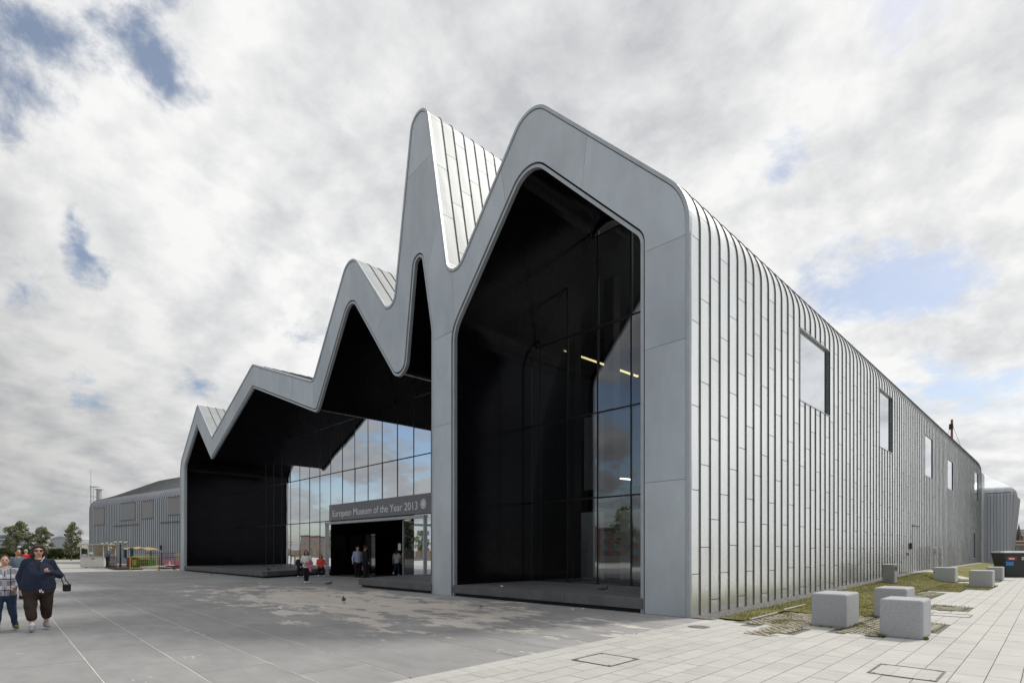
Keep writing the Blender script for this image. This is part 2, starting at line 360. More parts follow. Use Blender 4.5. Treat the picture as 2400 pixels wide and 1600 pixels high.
def arc(poly):
    s = [0.]
    for a, b in zip(poly[:-1], poly[1:]): s.append(s[-1]+(b-a).length)
    return s
def near(poly, pt):
    s = arc(poly); best = (1e9, 0); pt = Vector(pt)
    for i in range(len(poly)-1):
        a, b = poly[i], poly[i+1]; d = b-a; L2 = d.length_squared
        if L2 < 1e-12: continue
        t = max(0, min(1, (pt-a).dot(d)/L2)); q = a+d*t
        if (q-pt).length < best[0]: best = ((q-pt).length, s[i]+t*math.sqrt(L2))
    return best[1]
def at(poly, S, s=None):
    s = s or arc(poly)
    for i in range(len(poly)-1):
        if S <= s[i+1] or i == len(poly)-2:
            return poly[i]+(poly[i+1]-poly[i])*((S-s[i])/max(1e-9, s[i+1]-s[i]))
def sub(poly, a, b):
    s = arc(poly); rev = a > b
    if rev: a, b = b, a
    r = [at(poly, a, s)]+[poly[i] for i in range(len(poly)) if a+1e-4 < s[i] < b-1e-4]+[at(poly, b, s)]
    return r[::-1] if rev else r
def clip_rect(poly, x0, x1, z0, z1):
    def cl(P, ins, cut):
        o = []
        for i in range(len(P)):
            a, b = P[i-1], P[i]
            if ins(b):
                if not ins(a): o.append(cut(a, b))
                o.append(b)
            elif ins(a): o.append(cut(a, b))
        return o
    def cx(X): return lambda a, b: a+(b-a)*((X-a.x)/(b.x-a.x))
    def cz(Z): return lambda a, b: a+(b-a)*((Z-a.y)/(b.y-a.y))
    for ins, cut in ((lambda p: p.x >= x0, cx(x0)), (lambda p: p.x <= x1, cx(x1)), (lambda p: p.y >= z0, cz(z0)), (lambda p: p.y <= z1, cz(z1))):
        poly = cl(poly, ins, cut)
        if len(poly) < 3: return None
    ar = abs(sum(poly[i-1].x*poly[i].y-poly[i].x*poly[i-1].y for i in range(len(poly))))/2
    return poly if ar > .01 else None

# ------------------------------------------------------------------ the ground
def wallbase(y):
    T = [(-1, 0), (.1, 0), (3.45, .04), (8.4, .12), (13.4, .21), (24.6, .37), (57.6, .40), (99, .4)]
    for (a, za), (b, zb) in zip(T[:-1], T[1:]):
        if y <= b: return za+(zb-za)*max(0, (y-a)/(b-a))
    return .4
def lawn_z(x, y):
    t = max(0, min(1, (x-.5)/1.7)); return wallbase(y)*(1-t*t*(3-2*t))
g = MB(); g.add([(-900, -900, -.05), (900, -900, -.05), (900, 900, -.05), (-900, 900, -.05)], [(0, 1, 2, 3)])
tag(g.build('ground', 'ground_far'), 'pale concrete ground reaching to the horizon', None, None, 'structure')
ROT = RAD(1.05)
def rot2(x, y): return (x*cos(ROT)-y*sin(ROT), x*sin(ROT)+y*cos(ROT))
# soft soil and grass-paver rectangles beside the wall (x0, y0, x1, y1)
GRASSCRETE = [(1.12, -.05, 2.40, 2.75), (1.83, -1.58, 2.45, -.05), (2.40, .40, 3.02, 3.1), (3.02, -.17, 3.72, 3.15), (3.72, 1.28, 4.33, 2.78), (3.46, 6.15, 4.22, 7.7), (2.2, 10.0, 2.95, 13.4)]
LAWN = [(.5, .32, 1.12, 26.0), (1.12, 2.75, 2.2, 26.0), (2.2, 3.1, 3.0, 10.0), (2.2, 14.3, 3.2, 21.5), (3.2, 16.4, 3.9, 20.3), (2.2, 23.4, 3.6, 27.0), (.5, 28.2, 3.1, 56.8)]
def in_soft(x, y):
    if x < .5 and y > -.05: return True
    return any(a < x < c and b < y < d for a, b, c, d in GRASSCRETE+LAWN)
def dist_cam(x, y): return hypot(x-6.194, y+11.875)
def inview(x, y):
    dx, dy = x-6.194, y+11.875; D = dx*FWD.x+dy*FWD.y; X = dx*RGT.x+dy*RGT.y
    return D > 4.9 and abs(X/D) < .96
# right hand pavement: narrow courses running along the wall
b0 = MB(); b0.add([(.40, -16, -.016), (60, -16, -.016), (60, 140, -.016), (.40, 140, -.016)], [(0, 1, 2, 3)])
pav = tag(b0.build('pavement', 'joint_right'), 'pale small-slab pavement running along the zinc wall', None, None, 'structure')
SLABS = {}
def slab_mesh(w, l):
    k = (round(w, 3), round(l, 3))
    if k not in SLABS:
        m = MB().box((0, 0, -.0075), (w, l, .015)); me = m.mesh('slab'); me.materials.append(MATS['slab_right']); SLABS[k] = me
    return SLABS[k]
cand = []; rr = random.Random(3)
COVERS = [(1.20, -5.76, 1.86, -5.04), (4.35, -3.74, 5.06, -2.96), (3.75, 4.55, 4.52, 5.25)]
nc = 0; x = .40
while x < 30:
    y = -14+rr.random()*.5
    while y < 100:
        l = rr.choice((.45, .60, .60, .90)); cx, cy = rot2(x+.156, y+l/2)
        if x < 8 or rr.random() < 1:
            cuts = [(y, y+l)]
            if not in_soft(cx, cy) and cx > .3:
                cand.append((dist_cam(cx, cy) if inview(cx, cy) else 500+dist_cam(cx, cy), cx, cy, .312-.010, l-.008))
        y += l
        if y > 34 and x > 16: break
    x += .312; nc += 1
cand.sort(); far = MB()
for i, (d, cx, cy, w, l) in enumerate(cand):
    dz = rr.uniform(-.0012, .0012)
    if i < 300:
        o = bpy.data.objects.new('paving_slab', slab_mesh(w, l)); COL.objects.link(o); o.parent = pav; o.location = (cx, cy, dz); o.rotation_euler = (rr.uniform(-.002, .002), rr.uniform(-.002, .002), ROT)
    elif cy < 60: far.box((cx, cy, -.0075+dz), (w, l, .015), ROT)
tag(far.build('paving_slabs', 'slab_far', pav), kind='stuff')
# the large bays of the plaza
b0 = MB(); b0.add([(-72, -30, -.007), (.62, -30, -.007), (.41, -.2, -.007), (.41, 4, -.007), (-72, 4, -.007)], [(0, 1, 2, 3, 4)])
plz = tag(b0.build('plaza', 'joint_plaza'), 'grey plaza of large concrete bays in front of the museum', None, None, 'structure')
cand = []
ycs = [-20+.925*k for k in range(31)]
PM = {}
def pslab(w, l, cut=None):
    k = (round(w, 2), round(l, 2))
    if k not in PM:
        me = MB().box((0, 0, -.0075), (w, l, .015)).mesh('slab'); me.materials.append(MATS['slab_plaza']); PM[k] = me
    return PM[k]
for yi, y in enumerate(ycs):
    xs = -1.0*(yi % 2)-.62
    edges = [.40-.018*min(y, 0)+.05]+[xs-2.0*k for k in range(33)]
    for a, b in zip(edges[:-1], edges[1:]):
        cx, cy = (a+b)/2, y+.46-.030*((a+b)/2)
        if cy > 3.7: continue
        cand.append((dist_cam(cx, cy) if inview(cx, cy) else 500+dist_cam(cx, cy), cx, cy, a-b-.012, .925-.017))
cand.sort(); far = MB()
for i, (d, cx, cy, w, l) in enumerate(cand):
    if i < 260:
        o = bpy.data.objects.new('plaza_bay', pslab(w, l)); COL.objects.link(o); o.parent = plz; o.location = (cx, cy, -.004+rr.uniform(-.001, .001)); o.rotation_euler = (0, 0, -.030)
    else: far.box((cx, cy, -.0115), (w, l, .015), -.030)
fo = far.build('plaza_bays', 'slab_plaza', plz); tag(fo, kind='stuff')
# lighter road surface beyond the plaza on the left
b0 = MB(); b0.add([(-150, -60, -.040), (-45.6, -60, -.040), (-45.6, 40, -.040), (-150, 40, -.040)], [(0, 1, 2, 3)])
pmat('road_pale', (.37, .362, .35), .9, 0, .08, .3, world=True)
tag(b0.build('service_road', 'road_pale'), 'pale concrete service road beyond the plaza', None, None, 'structure')
b0 = MB(); b0.prism([(-47.5, -40), (-41.8, -.2), (-41.8, 0.0), (-60, 4), (-72, -6), (-72, -40)], -.004, .004)
tag(b0.build('pavement', 'road_pale'), 'pale strip of pavement under the fairground train', None, None, 'structure')

# lawn, gravel, grass pavers -------------------------------------------------
lw = MB()
for a, b, c, d in LAWN:
    nx = max(2, int((c-a)/.3)); ny = max(2, int((d-b)/.6))
    vs = [(a+(c-a)*i/nx, b+(d-b)*j/ny, lawn_z(a+(c-a)*i/nx, b+(d-b)*j/ny)+.006+.02*(.5+.5*noise.noise(Vector((a+(c-a)*i/nx, b+(d-b)*j/ny, 3))))) for j in range(ny+1) for i in range(nx+1)]
    lw.add(vs, [(j*(nx+1)+i, j*(nx+1)+i+1, (j+1)*(nx+1)+i+1, (j+1)*(nx+1)+i) for j in range(ny) for i in range(nx)])
lawn = tag(lw.build('lawn', 'lawn', smooth=True), 'short mossy green lawn between the zinc wall and the pavement', None, None, 'stuff')
bl = MB(); r2 = random.Random(5)
def blade(x, y, h, w):
    z = lawn_z(x, y)+.008; a = r2.random()*6.28; lx, ly = r2.uniform(-.5, .5)*h, r2.uniform(-.5, .5)*h
    bl.add([(x-w*cos(a), y-w*sin(a), z), (x+w*cos(a), y+w*sin(a), z), (x+lx, y+ly, z+h)], [(0, 1, 2)])
for a, b, c, d in LAWN:
    d = min(d, 24)
    if b > 24: continue
    for _ in range(int((c-a)*(d-b)*900/(1+b*.05))): blade(r2.uniform(a-.02, c+.02), r2.uniform(b-.03, d), r2.uniform(.015, .05), .006)
sb = MB()
for a, b, c, d in GRASSCRETE:
    sb.add([(a, b, -.004), (c, b, -.004), (c, d, -.004), (a, d, -.004)], [(0, 1, 2, 3)])
    for _ in range(int((c-a)*(d-b)*420)):
        x, y = r2.uniform(a, c), r2.uniform(b, d)
        if noise.noise(Vector((x*2.2, y*2.2, 1))) > -.05: blade(x, y, r2.uniform(.012, .04), .006)
for bx_ in ((2.42, .5, 3.04, 1.5), (3.72, -.1, 4.37, .7), (2.92, 3.15, 3.6, 4.1), (1.37, 21.5, 2.25, 22.5), (3.1, 18.1, 3.85, 19.5)):   # longer tufts at the foot of the blocks
    for _ in range(70):
        t = r2.random()*(1 if bx_[0] < 3.5 else .2); x = bx_[0]+(bx_[2]-bx_[0])*t; blade(x, bx_[1]-r2.uniform(.0, .08), r2.uniform(.02, .06), .007)
        y = bx_[1]+(bx_[3]-bx_[1])*t; blade(bx_[2]+r2.uniform(0, .07), y, r2.uniform(.02, .07), .007)
tag(bl.build('grass_blades', 'grass_blade', lawn), kind='stuff')
gp = tag(sb.build('soil', 'soil'), 'mossy soil between the grass pavers', None, None, 'stuff')
pb = MB()
for a, b, c, d in GRASSCRETE:
    y = b+.05; row = 0
    while y < d-.04:
        x = a+.04+(row % 2)*.095
        while x < c-.06:
            if noise.noise(Vector((x*1.5, y*1.5, 8))) < .33: pb.box((min(x+.065, c-.07), y+.03, .004), (.125, .058, .022), r2.uniform(-.06, .06))
            x += .19
        y += .115; row += 1
tag(pb.build('grass_pavers', 'paver_bit', gp), kind='stuff')
gv = MB(); ny = 90
vs = []
for j in range(ny+1):
    y = -.04+57.5*j/ny
    for x in (-.05, .25, .52): vs.append((x, y, wallbase(y)*(1-.1*x)+.012))
gv.add(vs, [(j*3+i, j*3+i+1, (j+1)*3+i+1, (j+1)*3+i) for j in range(ny) for i in range(2)])
grv = tag(gv.build('gravel', 'gravel'), 'strip of grey gravel along the foot of the zinc wall', None, None, 'stuff')
st = MB()
for _ in range(9000):
    y = -.03+(r2.random()**1.6)*24; x = r2.uniform(.0, .56); z = wallbase(y)*(1-.1*x)+.014; s = r2.uniform(.010, .024); a = r2.random()*6
    st.add([(x+s*cos(a), y+s*sin(a), z), (x+s*cos(a+2.1), y+s*sin(a+2.1), z), (x+s*cos(a+4.2), y+s*sin(a+4.2), z), (x, y, z+s*.9)], [(0, 1, 3), (1, 2, 3), (2, 0, 3)])
tag(st.build('gravel_stones', 'stone_grey', grv), kind='stuff')
# concrete path to the door of the wall
b0 = MB(); vs = []
for j in range(3):
    y = 26.05+2.1*j/2
    for i in range(9):
        x = .05+4.0*i/8; vs.append((x, y, lawn_z(x, y)*.98+.016))
b0.add(vs, [(j*9+i, j*9+i+1, (j+1)*9+i+1, (j+1)*9+i) for j in range(2) for i in range(8)])
tag(b0.build('path', 'slab_far'), 'narrow pale path across the lawn to the metal door', None, None, 'structure')
# covers and strips in the ground
def cover(name, label, x0, y0, x1, y1):
    e = empty(name, ((x0+x1)/2, (y0+y1)/2, .007), ROT); w, l = x1-x0, y1-y0; t = .022
    f = MB()
    for s in (-1, 1): f.box((s*(w-t)/2, 0, -.004), (t, l, .014)); f.box((0, s*(l-t)/2, -.004), (w-2*t-.004, t, .014))
    for sx in (-1, 1):
        for sy in (-1, 1): f.box((sx*(w/2-.05), sy*(l/2-.05), -.005), (.07, .03, .012), .785*sx*sy)
    f.build('frame', 'iron_cover', e)
    n = 3; ww = (w-2*t-.02)/n
    for k in range(n):
        o = MB().box(((k-1)*(ww+.004), 0, -.009), (ww, l-2*t-.016, .014)).build('inset_slab', 'slab_right', e)
    tag(e, label, 'cover', 'recessed covers in the pavement')
cover('recessed_cover', 'recessed slab-filled cover in the pavement nearest the plaza edge', *COVERS[0])
cover('recessed_cover', 'recessed slab-filled cover in the pavement at the bottom right', *COVERS[1])
cover('recessed_cover', 'recessed slab-filled cover just behind the frontmost concrete block', *COVERS[2])
mh = MB(); mh.cyl((.86, -1.28, -.004), (.86, -1.28, .006), .215, n=40)
mo = tag(mh.build('manhole_cover', 'iron_cover'), 'round dark manhole cover in the pavement by the building corner', 'cover')
tag(MB().cyl((.86, -1.28, .0061), (.86, -1.28, .0085), .17, n=32).build('raised_disc', 'iron_cover', mo))
for (xa, ya, xb, yb), nm in (((1.20, .47, 1.11, 2.25), 'nearer'), ((1.05, 2.87, .99, 4.67), 'farther')):
    z = lawn_z(1.1, ya)+.03
    s = MB().box(((xa+xb)/2, (ya+yb)/2, z), (.055, hypot(xb-xa, yb-ya), .03), atan2(-(xb-xa), yb-ya)); s = s.build('edging_strip', 'steel' if nm == 'nearer' else 'paver_bit', bevel=.006)
    tag(s, 'thin pale edging strip lying in the grass, the %s of two' % nm, 'edging')

# ------------------------------------------------------------------ the museum
OUT = fillet([(-42.28, 0), (-42.16, 8.21), (-37.73, 11.99), (-34.51, 9.15), (-27.14, 12.30), (-19.38, 9.63), (-15.78, 14.54), (-12.43, 10.59), (-10.66, 20.21), (-8.85, 10.53), (-5.09, 14.95), (0, 9.81), (0, 0)],
             [1.6, .28, .14, .40, .38, .78, .42, .57, .48, .88, 1.7])
INL = fillet([(-41.22, 0), (-41.14, 7.97), (-37.92, 10.60), (-34.73, 7.84), (-27.16, 11.09), (-19.05, 8.22), (-15.79, 12.75), (-11.77, 7.81), (-10.80, 14.24), (-9.81, 9.44), (-9.80, 0)],
             [.9, .16, .12, .16, .26, .66, .42, .38, 2.0])
INR = fillet([(-8.79, 0), (-8.79, 9.12), (-5.16, 13.34), (-1.19, 9.33), (-1.19, 0)], [1.3, .88, .55])
MUS = empty('museum', (0, 0, 0))
tag(MUS, 'large zinc-clad museum with zigzag gabled front and black glazed recesses', 'museum')
# fascia panels: hairline joints as in the photograph
OF = offset(OUT, -.105)            # face panels stop short of the edge trim
IFL, IFR = INL, INR
GAP = .0045
def panel(*runs):                  # runs: (poly, a, b) sub polylines joined to one outline
    pts = []
    for poly, a, b in runs: pts += sub(poly, a, b)
    pl = [(p.x, p.y) for p in pts]
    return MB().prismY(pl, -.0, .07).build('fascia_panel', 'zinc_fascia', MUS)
def so(x, z): return near(OF, (x, z))
def sl(x, z): return near(IFL, (x, z))
def sr(x, z): return near(IFR, (x, z))
LO, LL, LR = arc(OF)[-1], arc(IFL)[-1], arc(IFR)[-1]
# joints of the left arcade: (position on the outer edge, position on the opening)
J = [(0, 0), (so(-42.2, 6.0), sl(-41.2, 6.0)), (so(-37.7, 12), sl(-37.9, 10.6)), (so(-34.5, 9.1), sl(-34.75, 7.9)), (so(-30.6, 10.8), sl(-30.3, 9.75)), (so(-26.9, 12.3), sl(-26.95, 11.05)), (so(-21.6, 10.4), sl(-21.7, 9.15)), (so(-19.4, 9.7), sl(-19.3, 8.3)),
     (so(-17.9, 11.7), sl(-17.6, 10.2)), (so(-15.8, 14.2), sl(-15.8, 12.5)), (so(-12.85, 11.1), sl(-13.8, 10.3))]
for (a0, i0), (a1, i1) in zip(J[:-1], J[1:]):
    panel((OF, a0+GAP, a1-GAP), (IFL, i1-GAP, i0+GAP))
c0, c1 = so(-11.35, 15.5), so(-9.82, 15.7)      # cap of the spike
e1 = so(-9.35, 13.2); f1 = sl(-10.25, 11.5)
panel((OF, J[-1][0]+GAP, c0-GAP), (OF, c1+GAP, e1-GAP), (IFL, f1-GAP, J[-1][1]+GAP))
panel((OF, c0+GAP, c1-GAP))
v4 = so(-8.72, 11.1); jr = sr(-8.62, 9.30); jl = sl(-9.81, 9.0)
panel((OF, e1+GAP, v4-GAP), (IFR, jr-GAP, jr-.28), (IFL, jl-GAP, f1+GAP))
g1 = near(IFR, (-8.79, 5.9)); g0 = near(IFL, (-9.8, 5.9))
panel((IFL, jl+GAP, g0-GAP), (IFR, g1+GAP, jr-.30))
panel((IFL, g0+GAP, LL), (IFR, 0, g1-GAP))
K = [(v4, jr), (so(-6.35, 13.4), sr(-6.05, 12.2)), (so(-2.9, 12.7), sr(-3.15, 11.3)), (so(-.1, 8.85), sr(-1.19, 8.85)), (so(-.1, 6.45), sr(-1.19, 6.45)), (so(-.1, 3.2), sr(-1.19, 3.2)), (LO, LR)]
for (a0, i0), (a1, i1) in zip(K[:-1], K[1:]):
    panel((OF, a0+GAP, a1-GAP), (IFR, i1-GAP, i0+GAP))
# trim along the outer edge and the bright lip round both openings
def ring(poly, d0, d1, y0, y1):
    A = offset(poly, d0); B = offset(poly, d1); n = len(A); vs = []; fs = []
    for a, b in zip(A, B): vs += [(a.x, y0, a.y), (b.x, y0, b.y), (b.x, y1, b.y), (a.x, y1, a.y)]
    for i in range(n-1):
        for k in range(4):
            k2 = (k+1) % 4; fs.append((i*4+k, i*4+k2, (i+1)*4+k2, (i+1)*4+k))
    fs += [(3, 2, 1, 0), tuple((n-1)*4+k for k in range(4))]
    return MB().add(vs, fs)
ring(OUT, 0.0, -.088, -.022, .10).build('edge_trim', 'zinc_trim', MUS)
for P in (INL, INR):
    ring(P, -.045, -.135, .03, .16).build('opening_lip', 'zinc_trim', MUS)
# body behind the fascia: dark backing
ring(OUT, -.02, -.6, .075, .10).build('fascia_backing', 'dark_gap', MUS)
# soffits: black polished linings of the recesses, swept back towards the glass
YR = 4.0; YG = 4.0      # depth of the glass in the right and in the left recess
def slant(x): return 0.0
def back(p, y): return Vector((p.x+slant(p.x)*y, p.y))
def soffit(poly, corners, YG):
    S = arc(poly); P = offset(poly, -.012)
    cuts = [0]+[near(poly, c) for c in corners]+[S[-1]]
    for a, b in zip(cuts[:-1], cuts[1:]):
        q = sub(P, max(0, a), b); vs = []
        for p in q: vs += [(p.x, .045, p.y), (back(p, YG).x, YG, p.y), (back(p, YG).x, YG+.0, p.y+.0)]
        n = len(q); MB().add(vs, [(i*3, i*3+1, (i+1)*3+1, (i+1)*3) for i in range(n-1)]).build('soffit_panel', 'black_gloss', MUS)
soffit(INL, [(-41.1, 8), (-37.9, 10.6), (-34.7, 7.85), (-27.16, 11.1), (-19.05, 8.25), (-15.8, 12.4), (-11.8, 8.3), (-10.8, 12.9), (-9.8, 9.4)], YG)
soffit(INR, [(-8.79, 9.2), (-5.1, 13.0), (-1.2, 9.3)], YR)
# block out the pier between both recesses and the strip above the soffits
pr = MB(); pr.prism([(-9.785, .09), (-8.80, .09), (-8.80, YR+.1), (-9.785, YR+.1)], 0, 9.0); pr.build('pier', 'black_gloss', MUS)
# glazed back walls, pane by pane
ZT = [0.0, 3.33, 6.20, 9.11, 12.0, 15.0]; ZR = [.37, 3.40, 6.39, 9.41, 12.6]
def sx(x): return 6.19+(x-6.19)*.9084
def sz(z): return 1.55+(z-1.55)*.9084
mul = MB()
def glazing(poly, xs, door=None, mat='glass_dark', z0=0., YG=4.0, ZT=ZT):
    pl = [back(p, YG) for p in poly]
    for xa, xb in zip(xs[:-1], xs[1:]):
        for za, zb in zip(ZT[:-1], ZT[1:]):
            if door and za < 3 and xa > door[0]-.2 and xb < door[1]+.2: continue
            q = clip_rect(pl, xa+.022, xb-.022, max(za, z0)+.022, zb-.022)
            if q is None: continue
            tilt = random.uniform(-.005, .005); t2 = random.uniform(-.004, .004); cx = (xa+xb)/2
            vs = [(p.x, YG+tilt*(p.x-cx)+t2*(p.y-za), p.y) for p in q]
            m = matsel(xa, za) if callable(mat) is False and mat == 'sel' else mat
            MB().add(vs, [tuple(range(len(vs)))]).build('glass_pane', m, MUS)
def matsel(xa, za): return 'glass_shop' if xa > -9.9 else 'glass_dark'
XL = [-41.25]+[sx(-43.16+1.603*k) for k in range(2, 23)]
XL = [x for x in XL if x < -10.3]+[-9.75]
glazing(INL, XL, door=(sx(-29.3), sx(-18.0)))
XR = [-8.80, -8.31, -6.95, -5.58, -4.20, -2.82, -1.18]
glazing(INR, XR, mat='glass_shop', z0=.37, YG=YR, ZT=ZR)
for poly, xs, YY, ZZ in ((INL, XL, YG, ZT), (INR, XR, YR, ZR)):
    pl = [back(p, YY) for p in poly]
    for i, xa in enumerate(xs):
        if sx(-29.3) < xa < sx(-18.2) and poly is INL: z0 = 3.3
        else: z0 = 0.
        q = clip_rect(pl, xa-.025, xa+.025, z0, 16)
        if q: MB().prismY([(p.x, p.y) for p in q], YY-.012, YY+.10).build('mullion', 'mullion', MUS)
    for z in ZZ[1:]:
        q = clip_rect(pl, -60, 0, z-.028, z+.028)
        if q: MB().prismY([(p.x, p.y) for p in q], YY-.008, YY+.095).build('transom', 'mullion', MUS)
# dark hall behind the glass
h = MB(); h.prismY([(-42, 0), (-42, 8), (-34.5, 8.9), (-19.4, 9.4), (-12.4, 10.4), (-8.85, 10.4), (-5.1, 13.6), (-.9, 9.4), (-.9, 0)], 20, 20.2); h.b2((-1.0, YR+.1, 0), (-.9, 20, 9.3)); h.b2((-.95, YR, 0), (-.5, YR+.1, 9.2)); h.b2((-42, YG+.12, .28), (sx(-29.4), 20, .30)); h.b2((sx(-18.0), YG+.12, .345), (-9.8, 20, .365)); h.b2((-9.8, YR+.12, .345), (-.9, 20, .365)); h.b2((sx(-29.4), YG+3.4, -.1), (sx(-18), 20, -.02))
h.build('interior_lining', 'interior', MUS)
for xx in (-7.75, -5.95, -3.6): MB().b2((xx, 4.9, .37), (xx+.42, 5.3, 11.5)).build('column', 'interior', MUS)
# the roof sheets and the long wall: standing seam zinc -----------------------
YE = 57.62
vs = []; RB = offset(OUT, -.035); RB = [p for p in RB if not (p.x > -1.5 and p.y < 10.9)]
for p in RB: vs += [(p.x, .10, p.y), (p.x, YE, p.y)]
n = len(RB); MB().add(vs, [(i*2, i*2+1, (i+1)*2+1, (i+1)*2) for i in range(n-1)]).build('roof_deck', 'seam', MUS)
pl = [(p.x, p.y) for p in RB]+[(-.05, 9.6), (-.05, 0)]; MB().prismY(pl, YE-.02, YE).build('end_wall', 'zinc_hall', MUS)
COLW = .5222
def strip_rows(poly, s0, s1, step=.14):
    """points and outward normals along a profile between two arclengths"""
    q = sub(poly, s0, s1); out = []
    for i, p in enumerate(q):
        a = q[max(0, i-1)]; b = q[min(len(q)-1, i+1)]; t = (b-a).normalized(); out.append((p, Vector((-t.y, t.x))))
    return out
rp = random.Random(11)
def sheet(mb, poly, s0, s1, y0, y1, bow=None, gap=.008):
    rows = strip_rows(poly, min(s0, s1)+gap, max(s0, s1)-gap)
    if len(rows) == 2:
        (p, nn), (q, _) = rows; rows = [(p, nn), (p+(q-p)*.33, nn), (p+(q-p)*.67, nn), (q, nn)]
    bow = rp.uniform(.000, .006) if bow is None else bow; tw = rp.uniform(-.004, .004); m = len(rows); vs = []
    for k, (p, nn) in enumerate(rows):
        f = sin(pi*k/(m-1)); u = k/(m-1)-.5
        for yy, h in ((y0+.004, -.03), (y0+.006, tw*u*.5), ((y0+y1)/2, bow*f), (y1-.006, -tw*u*.5), (y1-.004, -.03)):
            c = p+nn*h; vs.append((c.x, yy, c.y))
    fs = [(k*5+j, (k+1)*5+j, (k+1)*5+j+1, k*5+j+1) for k in range(m-1) for j in range(4)]
    b = len(vs)
    for e in (0, m-1):   # turned-in ends
        r = [vs[e*5+j] for j in (1, 2, 3)]; p, nn = rows[e]
        for v in r: vs.append((v[0]-nn.x*.03, v[1], v[2]-nn.y*.03))
    fs += [(1, 2, b+1, b), (2, 3, b+2, b+1)]+[((m-1)*5+1, b+3, b+4, (m-1)*5+2), ((m-1)*5+2, b+4, b+5, (m-1)*5+3)]
    mb.add(vs, fs)
def seam(mb, poly, s0, s1, y, w=.022, h=.026):
    rows = strip_rows(poly, s0, s1); vs = []; m = len(rows)
    for p, nn in rows:
        for yy, hh in ((y-w/2, -.03), (y-w/2, h), (y+w/2, h), (y+w/2, -.03)):
            c = p+nn*hh; vs.append((c.x, yy, c.y))
    fs = [(k*4+j, (k+1)*4+j, (k+1)*4+j+1, k*4+j+1) for k in range(m-1) for j in range(3)]+[(0, 1, 2, 3), ((m-1)*4+3, (m-1)*4+2, (m-1)*4+1, (m-1)*4)]
    mb.add(vs, fs)
SO = arc(OUT); LT = SO[-1]
sTop = near(OUT, (-2.6, 12.4))
ycol = [.075, .477]+[.477+COLW*k for k in range(1, 110)]; ycol = [y for y in ycol if y < YE-.1]+[YE-.02]
def snap(y): return min(range(len(ycol)), key=lambda i: abs(ycol[i]-y))
WIN = [(7.31, 10.44, 6.40, 8.72), (17.79, 20.3, 6.28, 8.93), (28.6, 31.2, 6.02, 8.44), (36.9, 39.4, 5.90, 7.96), (52.0, 54.7, 6.02, 8.58), (50.0, 52.6, .86, 3.1)]
WIN = [(snap(a), snap(b), c, d) for a, b, c, d in WIN]
DOOR = (snap(25.0), snap(26.6), .40, 2.88)
WALL = tag(empty('wall', (0, 0, 0))); WALL.parent = MUS
def zs(z): return LT-z            # arclength of height z on the long wall (below its curve)
cnt = 0; rest = MB(); rseam = MB(); roofrest = MB()
for c in range(len(ycol)-1):
    y0, y1 = ycol[c], ycol[c+1]
    ph = (1.0+.653*c+rp.uniform(-.03, .03)) % 1.96
    zb = max(.012, wallbase(y0)-.05)
    cuts = [zb]+[ph+1.96*k for k in range(7) if zb+.12 < ph+1.96*k < 10.6]; top = LT-sTop
    holes = [(a, b) for i, j, a, b in WIN+[DOOR] if i <= c < j]
    segs = []
    for a, b in zip(cuts, cuts[1:]+[min(cuts[-1]+1.96, 11.2)]): segs.append((a, b))
    segs.append((segs[-1][1], top))
    fin = []
    for a, b in segs:
        parts = [(a, b)]
        for ha, hb in holes:
            nx = []
            for p, q in parts:
                if q <= ha or p >= hb: nx.append((p, q)); continue
                if p < ha-.03: nx.append((p, ha))
                if q > hb+.03: nx.append((hb, q))
            parts = nx
        fin += parts
    for a, b in fin:
        if b-a < .05: continue
        if cnt < 290 and a < 10.5:
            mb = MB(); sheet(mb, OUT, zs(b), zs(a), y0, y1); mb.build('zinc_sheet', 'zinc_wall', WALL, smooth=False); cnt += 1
        elif a < 10.5: sheet(rest, OUT, zs(b), zs(a), y0, y1)
        else: sheet(roofrest, OUT, zs(b), zs(a), y0, y1)
    if c:
        hs = sorted((a, b) for i, j, a, b in WIN+[DOOR] if i < c < j); p = zb; mb = MB() if c < 64 else rseam
        for a, b in hs+[(top, top)]:
            if a > p+.02: seam(mb, OUT, zs(a), zs(p), y0)
            p = b
        if c < 64: mb.build('standing_seam', 'seam', WALL)
tag(rest.build('zinc_sheets', 'zinc_wall', WALL), kind='stuff'); tag(rseam.build('standing_seams', 'seam', WALL), kind='stuff'); tag(roofrest.build('roof_sheets', 'zinc_wall', WALL), kind='stuff')
# corner post strip and foot flashing
MB().b2((-.06, .012, .0), (.012, .066, 8.9)).build('corner_strip', 'zinc_trim', WALL, bevel=.008)
# the windows of the long wall
for k, (i, j, za, zb) in enumerate(WIN):
    y0, y1 = ycol[i], ycol[j]; e = empty('window'); e.parent = MUS; dp = .07 if k < 2 else .02
    MB().add([(-dp, y0+.02, za+.02), (-dp, y1-.02, za+.02), (-dp, y1-.02, zb-.02), (-dp, y0+.02, zb-.02)], [(0, 1, 2, 3)]).build('pane', 'glass_window', e)
    f = MB(); f.b2((-dp-.1, y0, za-.03), (.02, y1, za)); f.b2((-dp-.1, y0, zb), (.02, y1, zb+.03)); f.b2((-dp-.1, y0-.02, za), (.015, y0, zb)); f.b2((-dp-.1, y1, za), (.015, y1+.02, zb)); f.build('frame', 'zinc_trim', e)
    lv = MB(); z = za+.05
    while z < zb-.05: lv.box((-dp*.5-.03, y1-.012, z), (dp+.06, .02, .028), 0, .5); z += .075
    lv.build('louvre', 'seam', e)
    if k == 0:
        for zz in (zb+.03,): pass
